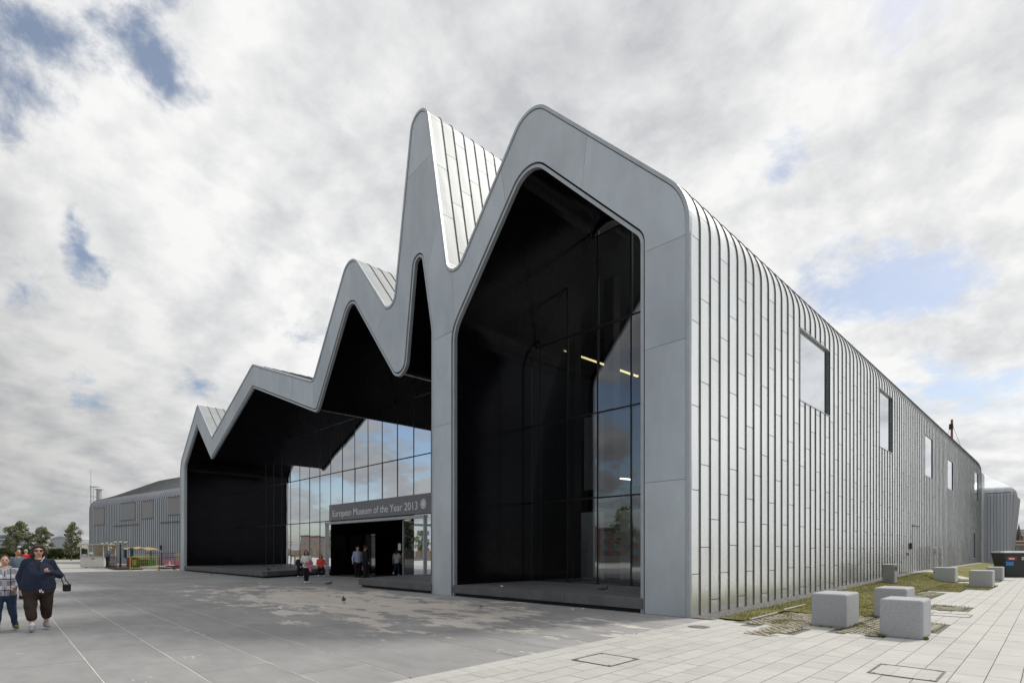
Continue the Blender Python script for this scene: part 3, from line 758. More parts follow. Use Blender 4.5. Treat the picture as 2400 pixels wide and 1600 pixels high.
# service door in the long wall
y0, y1 = ycol[DOOR[0]], ycol[DOOR[1]]
dr = empty('door'); dr.parent = MUS
MB().b2((-.05, y0+.03, .40), (.004, y1-.03, 2.86)).build('leaf', 'zinc_wall', dr)
f = MB(); f.b2((-.06, y0-.01, .38), (.03, y0+.025, 2.92)); f.b2((-.06, y1-.025, .38), (.03, y1+.01, 2.92)); f.b2((-.06, y0, 2.87), (.06, y1, 2.93)); f.build('frame', 'seam', dr)
for q in range(1, 3): MB().b2((.004, y0+(y1-y0)*q/3-.012, .42), (.03, y0+(y1-y0)*q/3+.012, 2.85)).build('rib', 'seam', dr)
MB().b2((.02, 24.35, 1.62), (.10, 24.7, 1.95)).build('alarm_box', 'black_plastic', MUS, bevel=.02)
MB().b2((.02, 23.75, 1.28), (.06, 23.87, 1.42)).build('socket_box', 'black_plastic', MUS)
# visible roof slopes behind the gables, column by column
def slope(pa, pb, ncol, phase, lo=.15):
    s0, s1 = near(OUT, pa), near(OUT, pb); L = s1-s0
    for c in range(ncol):
        y0 = .10+COLW*c; y1 = y0+COLW; ph = (phase+.72*c) % 1.96; cu = [0]+[ph+1.96*k for k in range(8) if .15 < ph+1.96*k < L-.1]+[L]
        for a, b in zip(cu[:-1], cu[1:]):
            mb = MB(); sheet(mb, OUT, s1-b, s1-a, y0, y1); mb.build('roof_sheet', 'zinc_roof', MUS)
        if c: mb = MB(); seam(mb, OUT, s0, s1, y0); mb.build('roof_seam', 'seam', MUS)
    mb = MB(); vs = []; R2 = offset(OUT, -.0)
    sheet(mb, OUT, s0, s1, .10+COLW*ncol, YE-1); tag(mb.build('roof_sheets', 'zinc_roof', MUS), kind='stuff')
slope((-37.9, 11.6), (-34.5, 9.25), 8, .6)
slope((-27.4, 12.1), (-19.4, 9.75), 9, .3)
slope((-15.9, 14.0), (-12.75, 11.1), 9, .9)
slope((-10.75, 17.6), (-8.72, 11.2), 12, .4)
# raised stone platforms in front of the glass: edge stones over a shadow gap
def platform(label, poly, edges):
    e = empty('platform', (0, 0, 0)); tag(e, label, 'platform', 'raised stone platforms under the canopy')
    MB().prism(poly, .02, .352).build('core', 'dark_gap', e)
    inner = Vector((sum(p[0] for p in poly)/len(poly), sum(p[1] for p in poly)/len(poly)))
    MB().prism([(inner.x+(p[0]-inner.x)*.999, inner.y+(p[1]-inner.y)*.99) for p in poly], .352, .366).build('top', 'platform_stone', e)
    for a, b in edges:
        a = Vector(a); b = Vector(b); L = (b-a).length; k = max(1, round(L/2.4)); t = (b-a)/L; nn = Vector((t.y, -t.x))
        for i in range(k):
            p = a+t*(L*i/k+.004); q = a+t*(L*(i+1)/k-.004); c = (p+q)/2+nn*.03
            MB().box((c.x, c.y, .235), ((q-p).length, .16, .265), atan2(t.y, t.x)).build('edge_stone', 'platform_stone', e, bevel=.008)
platform('low dark stone platform under the left end of the canopy', [(-41.1, .12), (-25.7, .12), (-27.6, YG-.05), (-41.1, YG-.05)], [((-41.1, .10), (-25.6, .10)), ((-25.6, .14), (-27.5, YG-.05))])
platform('low dark stone platform left of the central zinc post', [(-9.95, .12), (-15.0, .12), (-16.6, YG-.05), (-9.95, YG-.05)], [((-15.05, .10), (-9.93, .10)), ((-16.6, YG-.1), (-15.0, .14))])
platform('low dark stone platform in the tall right-hand recess', [(-8.70, .12), (-1.28, .12), (-1.28, YR-.05), (-8.70, YR-.05)], [((-8.72, .10), (-1.26, .10))])

# entrance ------------------------------------------------------------------
EN = empty('entrance'); EN.parent = MUS
class MBS(MB):
    def b2(s, a, b): return MB.b2(s, (sx(a[0]), a[1], sz(a[2]) if a[2] > .1 else a[2]), (sx(b[0]), b[1], sz(b[2]) if b[2] > .1 else b[2]))
f = MBS(); f.b2((-29.34, YG-.10, 0), (-29.22, YG+.15, 3.40)); f.b2((-29.34, YG-.10, 3.28), (-18.0, YG+.15, 3.44)); f.b2((-18.12, YG-.08, 0), (-18.02, YG+.15, 3.28)); f.build('frame', 'zinc_trim', EN)
l = MBS(); l.b2((-29.3, YG+3.2, 0), (-18, YG+3.3, 3.3)); l.b2((-29.4, YG+.2, 0), (-29.3, YG+3.2, 3.3)); l.b2((-29.3, YG+.2, 3.28), (-18, YG+3.2, 3.30)); l.b2((-18.02, YG+.2, 0), (-17.9, YG+3.2, 3.3)); l.build('lobby_wall', 'black_gloss', EN)
MBS().b2((-29.3, YG+.0, -.014), (-18.0, YG+3.2, .003)).build('lobby_floor', 'platform_stone', EN)
for xa in (-28.9, -27.2, -22.4): 
    d = MBS().b2((xa, YG+1.4, .02), (xa+1.5, YG+1.43, 2.6)).build('door_leaf', 'glass_dark', EN)
d = MBS().b2((-20.9, YG+.5, .02), (-18.3, YG+.52, 3.2)).build('door_leaf', 'glass_film', EN)
f = MBS(); f.b2((-20.97, YG+.46, 0), (-20.9, YG+.56, 3.25)); f.build('door_frame', 'steel', EN)
for xx, zz, w, hh in ((-22.9, 1.55, .30, .42), (-21.9, 1.68, .16, .28)): MBS().b2((xx, YG+1.33, zz), (xx+w, YG+1.335, zz+hh)).build('notice', 'paper', EN)
MBS().b2((-21.5, YG+2.4, .02), (-20.1, YG+2.7, 1.25)).build('reception_counter', 'cream', EN)
MBS().b2((-20.2, YG+1.4, .5), (-18.9, YG+1.44, 1.9)).build('poster_stand', 'poster_red', EN)
# award sign over the doors
SG = MBS(); SG.b2((-28.92, YG-.022, 3.53), (-17.2, YG-.014, 4.58)); SG = SG.build('sign_band', 'sign_film', MUS)
def text(body, x0, x1, zbase, cap, y, mat, parent, name='lettering'):
    cu = bpy.data.curves.new('t', 'FONT'); cu.body = body; cu.size = 1; cu.extrude = .004; o = bpy.data.objects.new('t', cu); COL.objects.link(o)
    dg = bpy.context.evaluated_depsgraph_get(); me = bpy.data.meshes.new_from_object(o.evaluated_get(dg)); bpy.data.objects.remove(o)
    xs = [v.co.x for v in me.vertices]; w = max(xs)-min(xs); mn = min(xs); k = cap/.70
    for v in me.vertices: v.co = Vector((x0+(v.co.x-mn)/w*(x1-x0), y-v.co.z, zbase+v.co.y*k))
    me.materials.clear()
    par = list(range(len(me.vertices)))
    def root(i):
        while par[i] != i: par[i] = par[par[i]]; i = par[i]
        return i
    co = {}
    for v in me.vertices:
        k_ = (round(v.co.x, 4), round(v.co.z, 4))
        if k_ in co: par[root(v.index)] = root(co[k_])
        else: co[k_] = v.index
    for p_ in me.polygons:
        for i in p_.vertices[1:]: par[root(i)] = root(p_.vertices[0])
    grp = {}
    for p_ in me.polygons: grp.setdefault(root(p_.vertices[0]), []).append(p_)
    for fs_ in grp.values():
        ids = sorted({i for p_ in fs_ for i in p_.vertices}); ix = {j: i for i, j in enumerate(ids)}
        MB().add([me.vertices[i].co for i in ids], [tuple(ix[i] for i in p_.vertices) for p_ in fs_]).build('letter', mat, parent)
text('European Museum of the Year 2013', sx(-28.42), sx(-18.72), sz(3.77), .39, YG-.028, 'lettering_white', SG)
em = MBS(); cx, cz = sx(-18.19), sz(4.03)
for k in range(20):
    a = 2*pi*k/20
    for ra, rb, w in ((.09, .15, .027), (.16, .25, .043)):
        c0_, s0_ = cos(a), sin(a); t = Vector((-s0_, c0_)); A = Vector((cx+c0_*ra, cz+s0_*ra)); B = Vector((cx+c0_*rb*(1-.10*(k % 2)), cz+s0_*rb*(1-.10*(k % 2))))
        em.prismY([tuple(A-t*w*.4), tuple(B-t*w*.75), tuple(B+t*w*.75), tuple(A+t*w*.4)], YG-.033, YG-.026)
em.cyl((cx, YG-.033, cz), (cx, YG-.026, cz), .085, n=20); em.build('emblem', 'lettering_white', SG)
mk = MBS()
for z in (3.62, 3.68, 4.33, 4.40): mk.b2((-28.70, YG-.032, z), (-28.62, YG-.026, z+.045))
mk.build('corner_mark', 'white_paint', SG)
# lights, shelves and fittings seen through the glass -------------------------
def tubelight(a, b, label, mat='light_warm', r=.05):
    a = Vector(a); b = Vector(b); e = empty('ceiling_light', a)
    d = b-a; MB().cyl((0, 0, 0), d, r, n=8).build('tube', mat, e); MB().cyl(Vector((0, 0, r*1.3)), d+Vector((0, 0, r*1.3)), r*.9, n=8).build('housing', 'black_metal', e)
    tag(e, label, 'light', 'strip lights behind the glass')
tubelight((-9.6, 6.6, 10.35), (-5.6, 6.6, 8.25), 'long yellow strip light high behind the right-hand glass', r=.045)
tubelight((-6.75, 6.6, 4.45), (-5.85, 6.6, 4.3), 'short bright strip light above the shop shelves', 'light_white', .03)
tubelight((-19.4, 6.2, 8.55), (-18.1, 6.2, 8.25), 'left of two yellow strip lights below the spike gable', r=.06)
tubelight((-17.4, 6.2, 8.1), (-16.1, 6.2, 7.8), 'right of two yellow strip lights below the spike gable', r=.06)
for k in range(6):
    tubelight((-36.5+2.3*k, 7.2, 7.55-.05*k), (-36.0+2.3*k, 7.2, 7.5-.05*k), 'small yellow lamp number %s in the row behind the upper left panes' % ('one', 'two', 'three', 'four', 'five', 'six')[k], r=.06)
for k, (xx, w) in enumerate(((sx(-23.6), .6), (sx(-22.3), 1.3))):
    tubelight((xx, YG+2.2, 2.8), (xx+w, YG+2.2, 2.8), '%s of two strip lights in the entrance lobby' % ('shorter', 'longer')[k], 'light_white', .035)
for k in range(3):
    tubelight((-17.5-.12*k, YG+2.0+.35*k, 2.75-.02*k), (-16.3-.12*k, YG+2.0+.35*k, 2.75-.02*k), '%s of three strip lights behind the entrance door' % ('nearest', 'middle', 'farthest')[k], 'light_white', .03)
def shelf(x, y, w, hgt, label):
    e = empty('shelf_unit', (x, y, .37)); 
    for s in (0, 1): MB().b2((s*w-.03, 0, 0), (s*w+.03, .4, hgt)).build('side', 'shelf_white', e)
    k = int(hgt/.42)
    for i in range(k+1):
        MB().b2((.03, 0, i*hgt/k-.02), (w-.03, .4, i*hgt/k+.02)).build('shelf', 'shelf_white', e)
    tag(e, label, 'shelf', 'white display shelves in the museum shop')
    for i in range(k):
        for q in range(3):
            zz = .37+i*hgt/k+.02; hh = random.uniform(.12, .28); xx = x+.1+q*(w-.2)/3
            pass
shelf(-8.7, 6.6, .7, 2.1, 'white display shelf farthest left in the museum shop')
shelf(-7.3, 6.4, 1.0, 1.9, 'white display shelf in the middle of the museum shop')
shelf(-5.7, 6.3, 1.1, 2.0, 'white display shelf farthest right in the museum shop')
MB_ = MB().b2((-9.6, 7.4, .37), (-4.2, 7.5, 3.2)); tag(MB_.build('shop_partition', 'shelf_white'), 'pale grey partition behind the shop shelves', 'partition')
MB_ = MB().b2((-9.6, 8.4, 4.3), (-5.4, 8.5, 7.6)); tag(MB_.build('upper_wall_panel', 'zinc_hall'), 'grey wall panel high behind the right-hand glass', 'panel')
# wing at the far end of the long wall ---------------------------------------
WG = empty('rear_wing'); WG.parent = MUS
prof = fillet([(60.0, 0), (60.0, 7.5), (63.0, 8.9)], [1.1])[:-1]; S = arc(prof)
def lean(z): return 1.84+.62*min(z, 7.0)/7.0-.9*max(0, (z-7.0))**1.5
for c in range(26):
    x0 = -3.6+.24*c; x1 = x0+.24; vs = []
    for p in prof: vs += [(min(x0+(.010 if p.y < 7.2 else 0), lean(p.y)), p.x, p.y), (min(x1-(.020 if p.y < 7.2 else 0), lean(p.y)), p.x, p.y)]
    n = len(prof); MB().add(vs, [(i*2, i*2+1, i*2+3, i*2+2) for i in range(n-1)]).build('zinc_sheet', 'zinc_hall', WG)
pe = prof[-1]
MB().add([(-3.6, pe.x, pe.y), (lean(pe.y), pe.x, pe.y), (-.4, 66, 9.6), (-3.6, 66, 10.6)], [(0, 1, 2, 3)]).build('roof', 'zinc_hall', WG)
MB().add([(lean(pe.y), pe.x, pe.y), (lean(6.8), 60.0, 6.8), (1.9, 66, 6.8), (-.4, 66, 9.6)], [(0, 1, 2, 3)]).build('roof_hip', 'zinc_hall', WG)
bk = MB(); bk.prismY([(-4, 0), (1.78, 0), (2.36, 6.8), (1.9, 7.2), (-4, 7.2)], 60.05, 66); bk.build('core', 'seam', WG)
# end return at the kink
MB().b2((-.05, YE-.02, 0), (.03, 60.0, 9.0)).build('return_wall', 'zinc_hall', WG)

# ------------------------------------------------------------------ concrete blocks, posts, bin
def block(label, x, y, w, d, h, z=0., rz=ROT):
    o = MB().box((0, 0, h/2), (w, d, h)).build('concrete_block', 'concrete_block', bevel=.045, seg=4); o.location = (x+w/2, y+d/2, z-.01); o.rotation_euler = (0, 0, rz)
    tag(o, label, 'block', 'cube-shaped concrete seats on the pavement')
block('concrete block nearest the zinc wall in the front group of three', 2.40, .50, .64, 1.02, .69)
block('concrete block standing behind the other two of the front group', 2.93, 3.15, .64, 1.0, .70)
block('largest-looking concrete block, frontmost of the front group', 3.72, -.10, .65, .86, .69)
block('concrete block on the lawn nearest the wall in the rear group', 1.40, 21.6, .86, .98, .72, .02)
block('concrete block at the lawn corner, frontmost of the rear group', 3.10, 18.2, .76, 1.2, .72)
block('concrete block right in front of the black bin', 3.02, 25.7, .65, 1.3, .70)
block('concrete block half cut off at the right edge behind the bin', 4.75, 33.2, .7, 1.0, .72)
e = empty('service_pillar', (.66, 15.1, .17)); 
MB().b2((0, 0, 0), (.40, .75, .78)).build('cabinet', 'grey_lid', e, bevel=.012); MB().b2((-.01, -.01, .78), (.41, .76, .80)).build('cap', 'steel', e)
MB().b2((.401, .12, .56), (.412, .6, .72)).build('dark_panel', 'black_plastic', e); MB().b2((.401, .1, .05), (.409, .62, .50)).build('door', 'steel', e); MB().b2((.409, .55, .2), (.425, .58, .28)).build('handle', 'black_metal', e)
tag(e, 'low grey metal service pillar on the lawn by the wall', 'pillar')
def bollard(x, y, z, h, label, panel):
    e = empty('bollard_post', (x, y, z)); MB().cyl((0, 0, 0), (0, 0, h), .115, n=24).build('shaft', 'steel', e, smooth=False); MB().cyl((0, 0, h), (0, 0, h+.03), .12, .10, n=24).build('cap', 'steel', e); MB().cyl((0, 0, h*.68), (0, 0, h*.68+.02), .118, n=24).build('ring', 'black_metal', e)
    if panel: MB().b2((-.02, -.125, h*.74), (.09, -.10, h*.95)).build('panel', 'poster_red', e)
    else:
        for q in (.28, .6): MB().cyl((.03, -.125, h*q), (.03, -.10, h*q), .03, n=12).build('button', 'black_plastic', e)
    tag(e, label, 'post', 'slim grey posts beside the wall door')
bollard(.42, 29.0, .36, 1.35, 'slim grey round post with a red panel, beside the path', True)
bollard(.40, 31.2, .37, 1.38, 'slim plain grey round post, behind the one with the red panel', False)
# black bin with stickers
e = empty('litter_bin', (3.70, 31.5, 0), ROT+.70)
m = MB(); w0, w1, d0, d1, hh = .66, .90, .34, .46, 1.38
def ring8(w, d, z, c=.10): return [(-w+c, -d, z), (w-c, -d, z), (w, -d+c, z), (w, d-c, z), (w-c, d, z), (-w+c, d, z), (-w, d-c, z), (-w, -d+c, z)]
V = ring8(w0, d0, 0)+ring8(w1, d1, hh); m.add(V, [tuple(range(7, -1, -1)), tuple(range(8, 16))]+[(i, (i+1) % 8, 8+(i+1) % 8, 8+i) for i in range(8)]); m.build('body', 'black_plastic', e)
m = MB(); V = ring8(w1+.03, d1+.03, hh)+ring8(w1+.04, d1+.04, hh+.05)+ring8(w1-.1, d1-.08, hh+.13, .15); m.add(V, [tuple(range(16, 24)), tuple(range(7, -1, -1))]+[(r*8+i, r*8+(i+1) % 8, r*8+8+(i+1) % 8, r*8+8+i) for r in range(2) for i in range(8)]); m.build('lid', 'grey_lid', e)
def stick(x, z, w, h, mat):
    t = z/hh; y = -(d0+(d1-d0)*t)-.006; k = (d1-d0)/hh
    return MB().add([(x, y-.002, z), (x+w, y-.002, z), (x+w, y-.002-k*h, z+h), (x, y-.002-k*h, z+h)], [(0, 1, 2, 3)]).build('sticker', mat, e)
stick(-.62, .98, .52, .20, 'red_paint'); stick(.18, 1.0, .55, .17, 'sticker_white'); stick(-.66, .68, .42, .22, 'sticker_blue'); stick(.36, .74, .10, .11, 'sticker_white')
st_ = stick(-.52, 1.03, .30, .09, 'sticker_white'); st_.location = (0, -.004, 0)
for q in range(4): s_ = stick(.24+.11*q, 1.05, .07, .06, 'black_plastic'); s_.location = (0, -.004, 0)
tag(e, 'wide black plastic bin with red, blue and white stickers on the pavement', 'bin')

# ------------------------------------------------------------------ the hall on the left
HA, HBp = Vector((-89.2, -.25)), Vector((-48.0, 6.1)); HD = (HBp-HA).normalized(); HN = Vector((HD.y, -HD.x))   # HN points to the viewer
HALL = empty('zinc_hall', (HA.x, HA.y, 0), atan2(HD.y, HD.x)); tag(HALL, 'grey zinc hall with boarded windows behind the small white kiosk', 'building')
hp = fillet([(0, 0), (0, 7.9), (7, 11.6)], [1.5]); hs = arc(hp); HL = (HBp-HA).length
HW = [(4.5, 8.0, 4.9, 7.0), (13.6, 17.9, 5.2, 7.2), (20.05, 23.1, 5.2, 7.15), (26.9, 31.0, 5.35, 7.2)]
ncol = int(HL/.55)
for c in range(ncol):
    x0 = c*.55; x1 = x0+.55; mid = (x0+x1)/2; round_ = max(0., 1-mid/3.2)
    vs = []
    for p in hp:
        for xx in (x0+.03, x1-.03):
            r_ = max(0., 1-xx/3.2); dy = 2.2*(1-math.sqrt(max(0, 1-r_*r_)))
            lim = min(p.y, 6.9+.34*xx+.9) if p.y > 7 else p.y
            vs.append((xx, p.x+dy, min(p.y, 9.0+max(0, xx)*.36, 11.3) if p.y > 8.6 else p.y))
    n = len(hp); MB().add(vs, [(i*2, i*2+1, i*2+3, i*2+2) for i in range(n-1)]).build('zinc_sheet', 'zinc_hall', HALL, smooth=False)
    vs = []
    for k_, p in enumerate(hp):
        a_ = hp[max(0, k_-1)]; b_ = hp[min(len(hp)-1, k_+1)]; t_ = (b_-a_).normalized(); nx_, nz_ = -t_.y*.035, t_.x*.035
        r_ = max(0., 1-x0/3.2); dy = 2.2*(1-math.sqrt(max(0, 1-r_*r_))); zz = min(p.y, 9.0+max(0, x0)*.36, 11.3) if p.y > 8.6 else p.y
        vs += [(x0-.018, p.x+dy, zz), (x0-.018, p.x+dy+nx_, zz+nz_), (x0+.018, p.x+dy+nx_, zz+nz_), (x0+.018, p.x+dy, zz)]
    MB().add(vs, [(i*4+j, i*4+j+1, (i+1)*4+j+1, (i+1)*4+j) for i in range(n-1) for j in range(3)]).build('standing_seam', 'seam', HALL)
core = MB()
vs = []
for xx in [0, .4, .8, 1.2, 1.8, 2.5, 3.2, 6, 10, 16, 24, HL]:
    r_ = max(0., 1-xx/3.2); dy = 2.2*(1-math.sqrt(max(0, 1-r_*r_)))
    vs += [(xx, .03+dy, 0), (xx, .03+dy, 7.3), (xx, .8+dy, 7.6), (xx, 9.2, min(9.4, 7.6+xx*.25)), (xx, 14, 0)]
core.add(vs, [(i*5+j, (i+1)*5+j, (i+1)*5+j+1, i*5+j+1) for i in range(11) for j in range(4)]+[(0, 1, 2, 3, 4)]); core.build('core', 'seam', HALL)
for a, b, c, d in HW:
    w = MB().b2((a, -.05, c), (b, .03, d)).build('boarded_window', 'brown_grey' if 'brown_grey' in MATS else pmat('brown_grey', (.27, .265, .27), .8, 0, .05).name, HALL)
    k = int((b-a)/.12)
    for i in range(1, k): pass
    f = MB(); f.b2((a-.05, -.08, c-.06), (b+.05, -.02, c)); f.b2((a-.05, -.08, d), (b+.05, -.02, d+.05)); f.build('frame', 'seam', w)
for a, b, z in ((11.4, 19.0, 4.5), (24.9, 30.0, 4.5)):
    MB().b2((a, -.07, z), (b, -.02, z+.12)).build('flashing', 'seam', HALL)
MB().b2((25.0, -.12, 1.6), (25.3, -.02, 2.1)).build('vent_box', 'black_metal', HALL)
# mast and flue on its roof
e = empty('roof_flue', tuple(onray(213, 79, 7.6))); R3 = Matrix.Rotation(YAW, 3, 'Z')
MB().cyl((0, 0, 0), (0, 0, 3.2), .06, n=8).cyl((0, 0, 3.2), (0, 0, 5.4), .03, n=8).build('mast', 'steel', e)
MB().cyl(R3 @ Vector((.95, .3, 0)), R3 @ Vector((.95, .3, 2.6)), .32, n=20).build('flue', 'steel', e); MB().cyl(R3 @ Vector((.95, .3, 2.6)), R3 @ Vector((.95, .3, 2.7)), .52, n=20).build('flue_cap', 'steel', e)
for z in (.9, 1.6, 3.0): MB().cyl((0, 0, z), R3 @ Vector((.8, .1, z-.05)), .03, n=6).build('strut', 'steel', e)
MB().box(R3 @ Vector((.5, .1, 2.98)), (1.1, .7, .06), YAW).build('platform', 'steel', e); MB().cyl(R3 @ Vector((.45, -.1, 0)), R3 @ Vector((.45, -.1, 2.95)), .03, n=6).build('leg', 'steel', e)
tag(e, 'steel mast with a small flue on the roof of the zinc hall', 'flue')

# ------------------------------------------------------------------ kiosk and fairground train
p = onray(188, 48.5); e = empty('ticket_kiosk', tuple(p), YAW); W, Dp = 2.05, 1.5
MB().b2((0, 0, .12), (W, .06, 1.0)).b2((W-.06, .06, .12), (W, Dp, 1.0)).b2((0, .06, .12), (.06, Dp, 1.0)).build('counter_panel', 'white_paint', e)
MB().b2((0.02, .02, .06), (W-.02, Dp-.02, .12)).build('floor', 'white_paint', e)
MB().b2((-.12, -.12, 2.02), (W+.5, Dp+.1, 2.10)).build('roof', 'cream', e)
MB().b2((.06, Dp-.05, .12), (W-.06, Dp, 2.02)).build('back_wall', 'cream', e)
for xx, yy in ((.03, .03), (.68, .03), (W-.03, .03), (W-.03, Dp-.03), (.03, Dp-.03), (W+.38, .05)): MB().b2((xx-.03, yy-.03, 1.0 if xx < W else .1), (xx+.03, yy+.03, 2.02)).build('post', 'white_paint', e)
MB().b2((-.02, -.10, .985), (W+.02, .10, 1.03)).build('counter_top', 'cream', e)
MB().b2((.95, -.012, .78), (1.25, -.004, .85)).build('letter_slot', 'black_metal', e)
MB().b2((.80, -.012, 1.22), (1.15, -.004, 1.38)).build('notice', 'paper', e)
MB().b2((.14, -.012, 1.04), (.58, -.004, 1.22)).build('leaflets', 'lightblue', e)
for xx in (.3, .42, W-.3): MB().cyl((xx, .2, .0), (xx, .3, .0), .06, n=10).build('wheel', 'rubber', e).location = (0, 0, .06)
tag(e, 'small white open ticket kiosk on wheels beside the fairground train', 'kiosk')
# dark deck with baluster fence
dk0 = onray(240, 51); dk1 = onray(272, 43.2); dk2 = onray(335, 44.2)
e = empty('train_platform', (0, 0, 0)); dd = (dk2-dk1)
MB().prism([(dk0.x, dk0.y), (dk1.x, dk1.y), (dk2.x, dk2.y), (dk2.x+dk0.x-dk1.x, dk2.y+dk0.y-dk1.y)], .005, .17).build('deck', 'brown_deck', e)
for i in range(13):
    q = dk0.lerp(dk1, i/12); MB().b2((q.x-.03, q.y-.03, .17), (q.x+.03, q.y+.03, 1.05)).build('baluster', 'black_metal', e)
MB().cyl((dk0.x, dk0.y, 1.05), (dk1.x, dk1.y, 1.05), .04, n=6).build('hand_rail', 'black_metal', e)
for t in (.42, .68):
    q = dk0.lerp(dk1, t)+Vector((.06, -.06, 0)); u = (dk1-dk0).normalized()
    MB().add([q+u*-.16+Vector((0, 0, .62)), q+Vector((0, 0, .36)), q+u*.16+Vector((0, 0, .62)), q+Vector((0, 0, .88))], [(0, 1, 2, 3)]).build('diamond', 'white_paint', e)
tag(e, 'dark brown boarding deck with black balusters and white diamonds', 'platform')
def street_lamp(p, h, label):
    e = empty('globe_lamp', tuple(p), YAW)
    MB().cyl((0, 0, 0), (0, 0, .5), .10, .06, 12).cyl((0, 0, .5), (0, 0, h-.25), .055, .04, 12).build('post', 'black_metal', e)
    MB().tube([(-.42, 0, h-.22), (-.38, 0, h-.34), (0, 0, h-.36), (.38, 0, h-.34), (.42, 0, h-.22)], .022, 6).build('arm', 'black_metal', e)
    for xx, zz in ((-.42, h-.12), (0, h-.08), (.42, h-.12)):
        g_ = MB().sph((xx, 0, zz), .105).build('globe', 'globe', e, smooth=True); MB().cyl((xx, 0, zz+.07), (xx, 0, zz+.15), .12, .02, 10).build('cap', 'black_metal', g_)
    tag(e, label, 'lamp', 'three-globe lamps at the fairground train')
street_lamp(onray(282, 45), 2.35, 'black three-globe lamp standing right of the kiosk attendant')
street_lamp(onray(250, 52), 2.35, 'black three-globe lamp half hidden behind the kiosk roof')
# the train
p = onray(296, 46.5); e = empty('fairground_train', tuple(p), YAW-.25)
MB().b2((0, 0, .12), (.55, .8, .95)).build('cab', 'red_paint', e, bevel=.03)
MB().b2((.55, .05, .22), (2.2, .8, .80)).build('carriage', 'green_paint', e, bevel=.04)
m = MB(); nx = 16; vs = []
for i in range(nx+1):
    xx = -.55+3.0*i/nx; z = 1.62+.06*sin(i*1.1)+.10*(1-(abs(i/nx-.5)*2)**2); vs += [(xx, -.2, z), (xx, .4, z+.08), (xx, 1.0, z), (xx, 1.0, z-.05), (xx, .4, z+.03), (xx, -.2, z-.05)]
m.add(vs, [(i*6+j, (i+1)*6+j, (i+1)*6+(j+1) % 6, i*6+(j+1) % 6) for i in range(nx) for j in range(6)]+[(5, 4, 3, 2, 1, 0), tuple(nx*6+j for j in range(6))]); m.build('canopy', 'canopy_yellow', e)
for xx in (-.2, .5): MB().b2((xx-.08, .0, .9), (xx+.08, .14, 1.6)).build('post', 'blue_paint', e)
for xx in (2.1,): MB().cyl((xx, .4, .8), (xx, .4, 1.6), .03, n=6).build('post', 'black_metal', e)
m = MB()
for i in range(5): m.cyl((1.0+.2*i, .03, .55+.04*sin(i*2)), (1.15+.2*i, .03, .58-.04*sin(i)), .03, n=6)
m.build('scroll_ornament', 'lime', e)
for i in range(3): MB().b2((.62+.14*i, .035, .3), (.70+.14*i, .049, .78)).build('slat', 'yellow_paint', e)
for xx in (.25, .9, 1.85): MB().cyl((xx, .02, .14), (xx, .12, .14), .14, n=16).build('wheel', 'rubber', e)
tag(e, 'small fairground train with yellow canopy, red cab and green carriage', 'train')
# crowd barriers
def barrier(a, b, h, mat, label, grp, plain=False):
    a = Vector(a); b = Vector(b); u = (b-a).normalized(); L = (b-a).length; e = empty('crowd_barrier', tuple(a), atan2(u.y, u.x)); r = .16
    if plain: pts = [(0, 0, 0), (0, 0, h), (L, 0, h), (L, 0, 0)]
    else:
        pts = [(0, 0, .0)]+[(r-r*cos(t), 0, h-r+r*sin(t)) for t in (0, .4, .8, 1.2, pi/2)]+[(L-r+r*sin(t), 0, h-r+r*cos(t)) for t in (0, .4, .8, 1.2, pi/2)]+[(L, 0, 0)]
    MB().tube(pts, .025, 8).build('frame', mat, e); MB().cyl((0, 0, .18), (L, 0, .18), .018, n=6).build('bottom_rail', mat, e)
    n = int(L/.14)
    for i in range(1, n): MB().cyl((L*i/n, 0, .18), (L*i/n, 0, h-.03), .009, n=5).build('bar', mat, e)
    for xx in (0, L): MB().b2((xx-.03, -.22, 0), (xx+.03, .22, .03)).build('foot', mat, e)
    tag(e, label, 'barrier', grp)
G1_, G2_ = 'yellow crowd barriers round the train', 'maroon crowd barriers round the ride'
barrier(onray(305, 42.4), onray(371, 42.6), 1.06, 'yellow_paint', 'yellow crowd barrier in front of the green train carriage', G1_)
barrier(onray(300, 50), onray(353, 48), 1.15, 'yellow_paint', 'yellow crowd barrier standing behind the train', G1_)
barrier(onray(410, 49), onray(450, 46), 1.25, 'yellow_paint', 'yellow crowd barrier partly hidden by the left zinc post', G1_)
barrier(onray(373, 43.5), onray(410, 44.5), 1.02, 'maroon', 'maroon barrier next to the front yellow barrier', G2_, True)
barrier(onray(410, 44.5), onray(445, 45), 1.02, 'maroon', 'maroon barrier reaching behind the left zinc post', G2_, True)
barrier(onray(340, 56), onray(378, 55), 1.3, 'maroon', 'maroon barrier in the back row behind the yellow barriers', G2_, True)
barrier(onray(380, 55), onray(412, 54), 1.3, 'maroon', 'maroon barrier in the back row nearest the zinc post', G2_, True)
p = onray(398, 45.5); e = empty('ride_base', tuple(p), YAW)
MB().b2((-.9, 0, .05), (1.3, .5, .16)).b2((-.3, -.1, .2), (1.6, .1, .32)).b2((.9, .2, .3), (1.5, .6, .55)).build('frame', 'brown_deck', e)
MB().b2((-2.4, .3, .03), (-.6, 1.2, .24)).build('white_ramp', 'white_paint', e); MB().cyl((.1, -.2, .3), (.1, -.2, .36), .35, n=16).cyl((.1, -.2, .36), (.1, -.2, .65), .05, n=8).build('hub', 'white_paint', e)
MB().b2((-1.8, 2.0, .1), (2.0, 2.1, .75)).build('pale_board', 'pink', e)
for xx in (-.7, .2, 1.1): MB().b2((xx, .1, 0), (xx+.1, .2, .06)).build('foot', 'black_metal', e)
tag(e, 'dismantled low fairground ride with brown frame and white plates', 'ride')

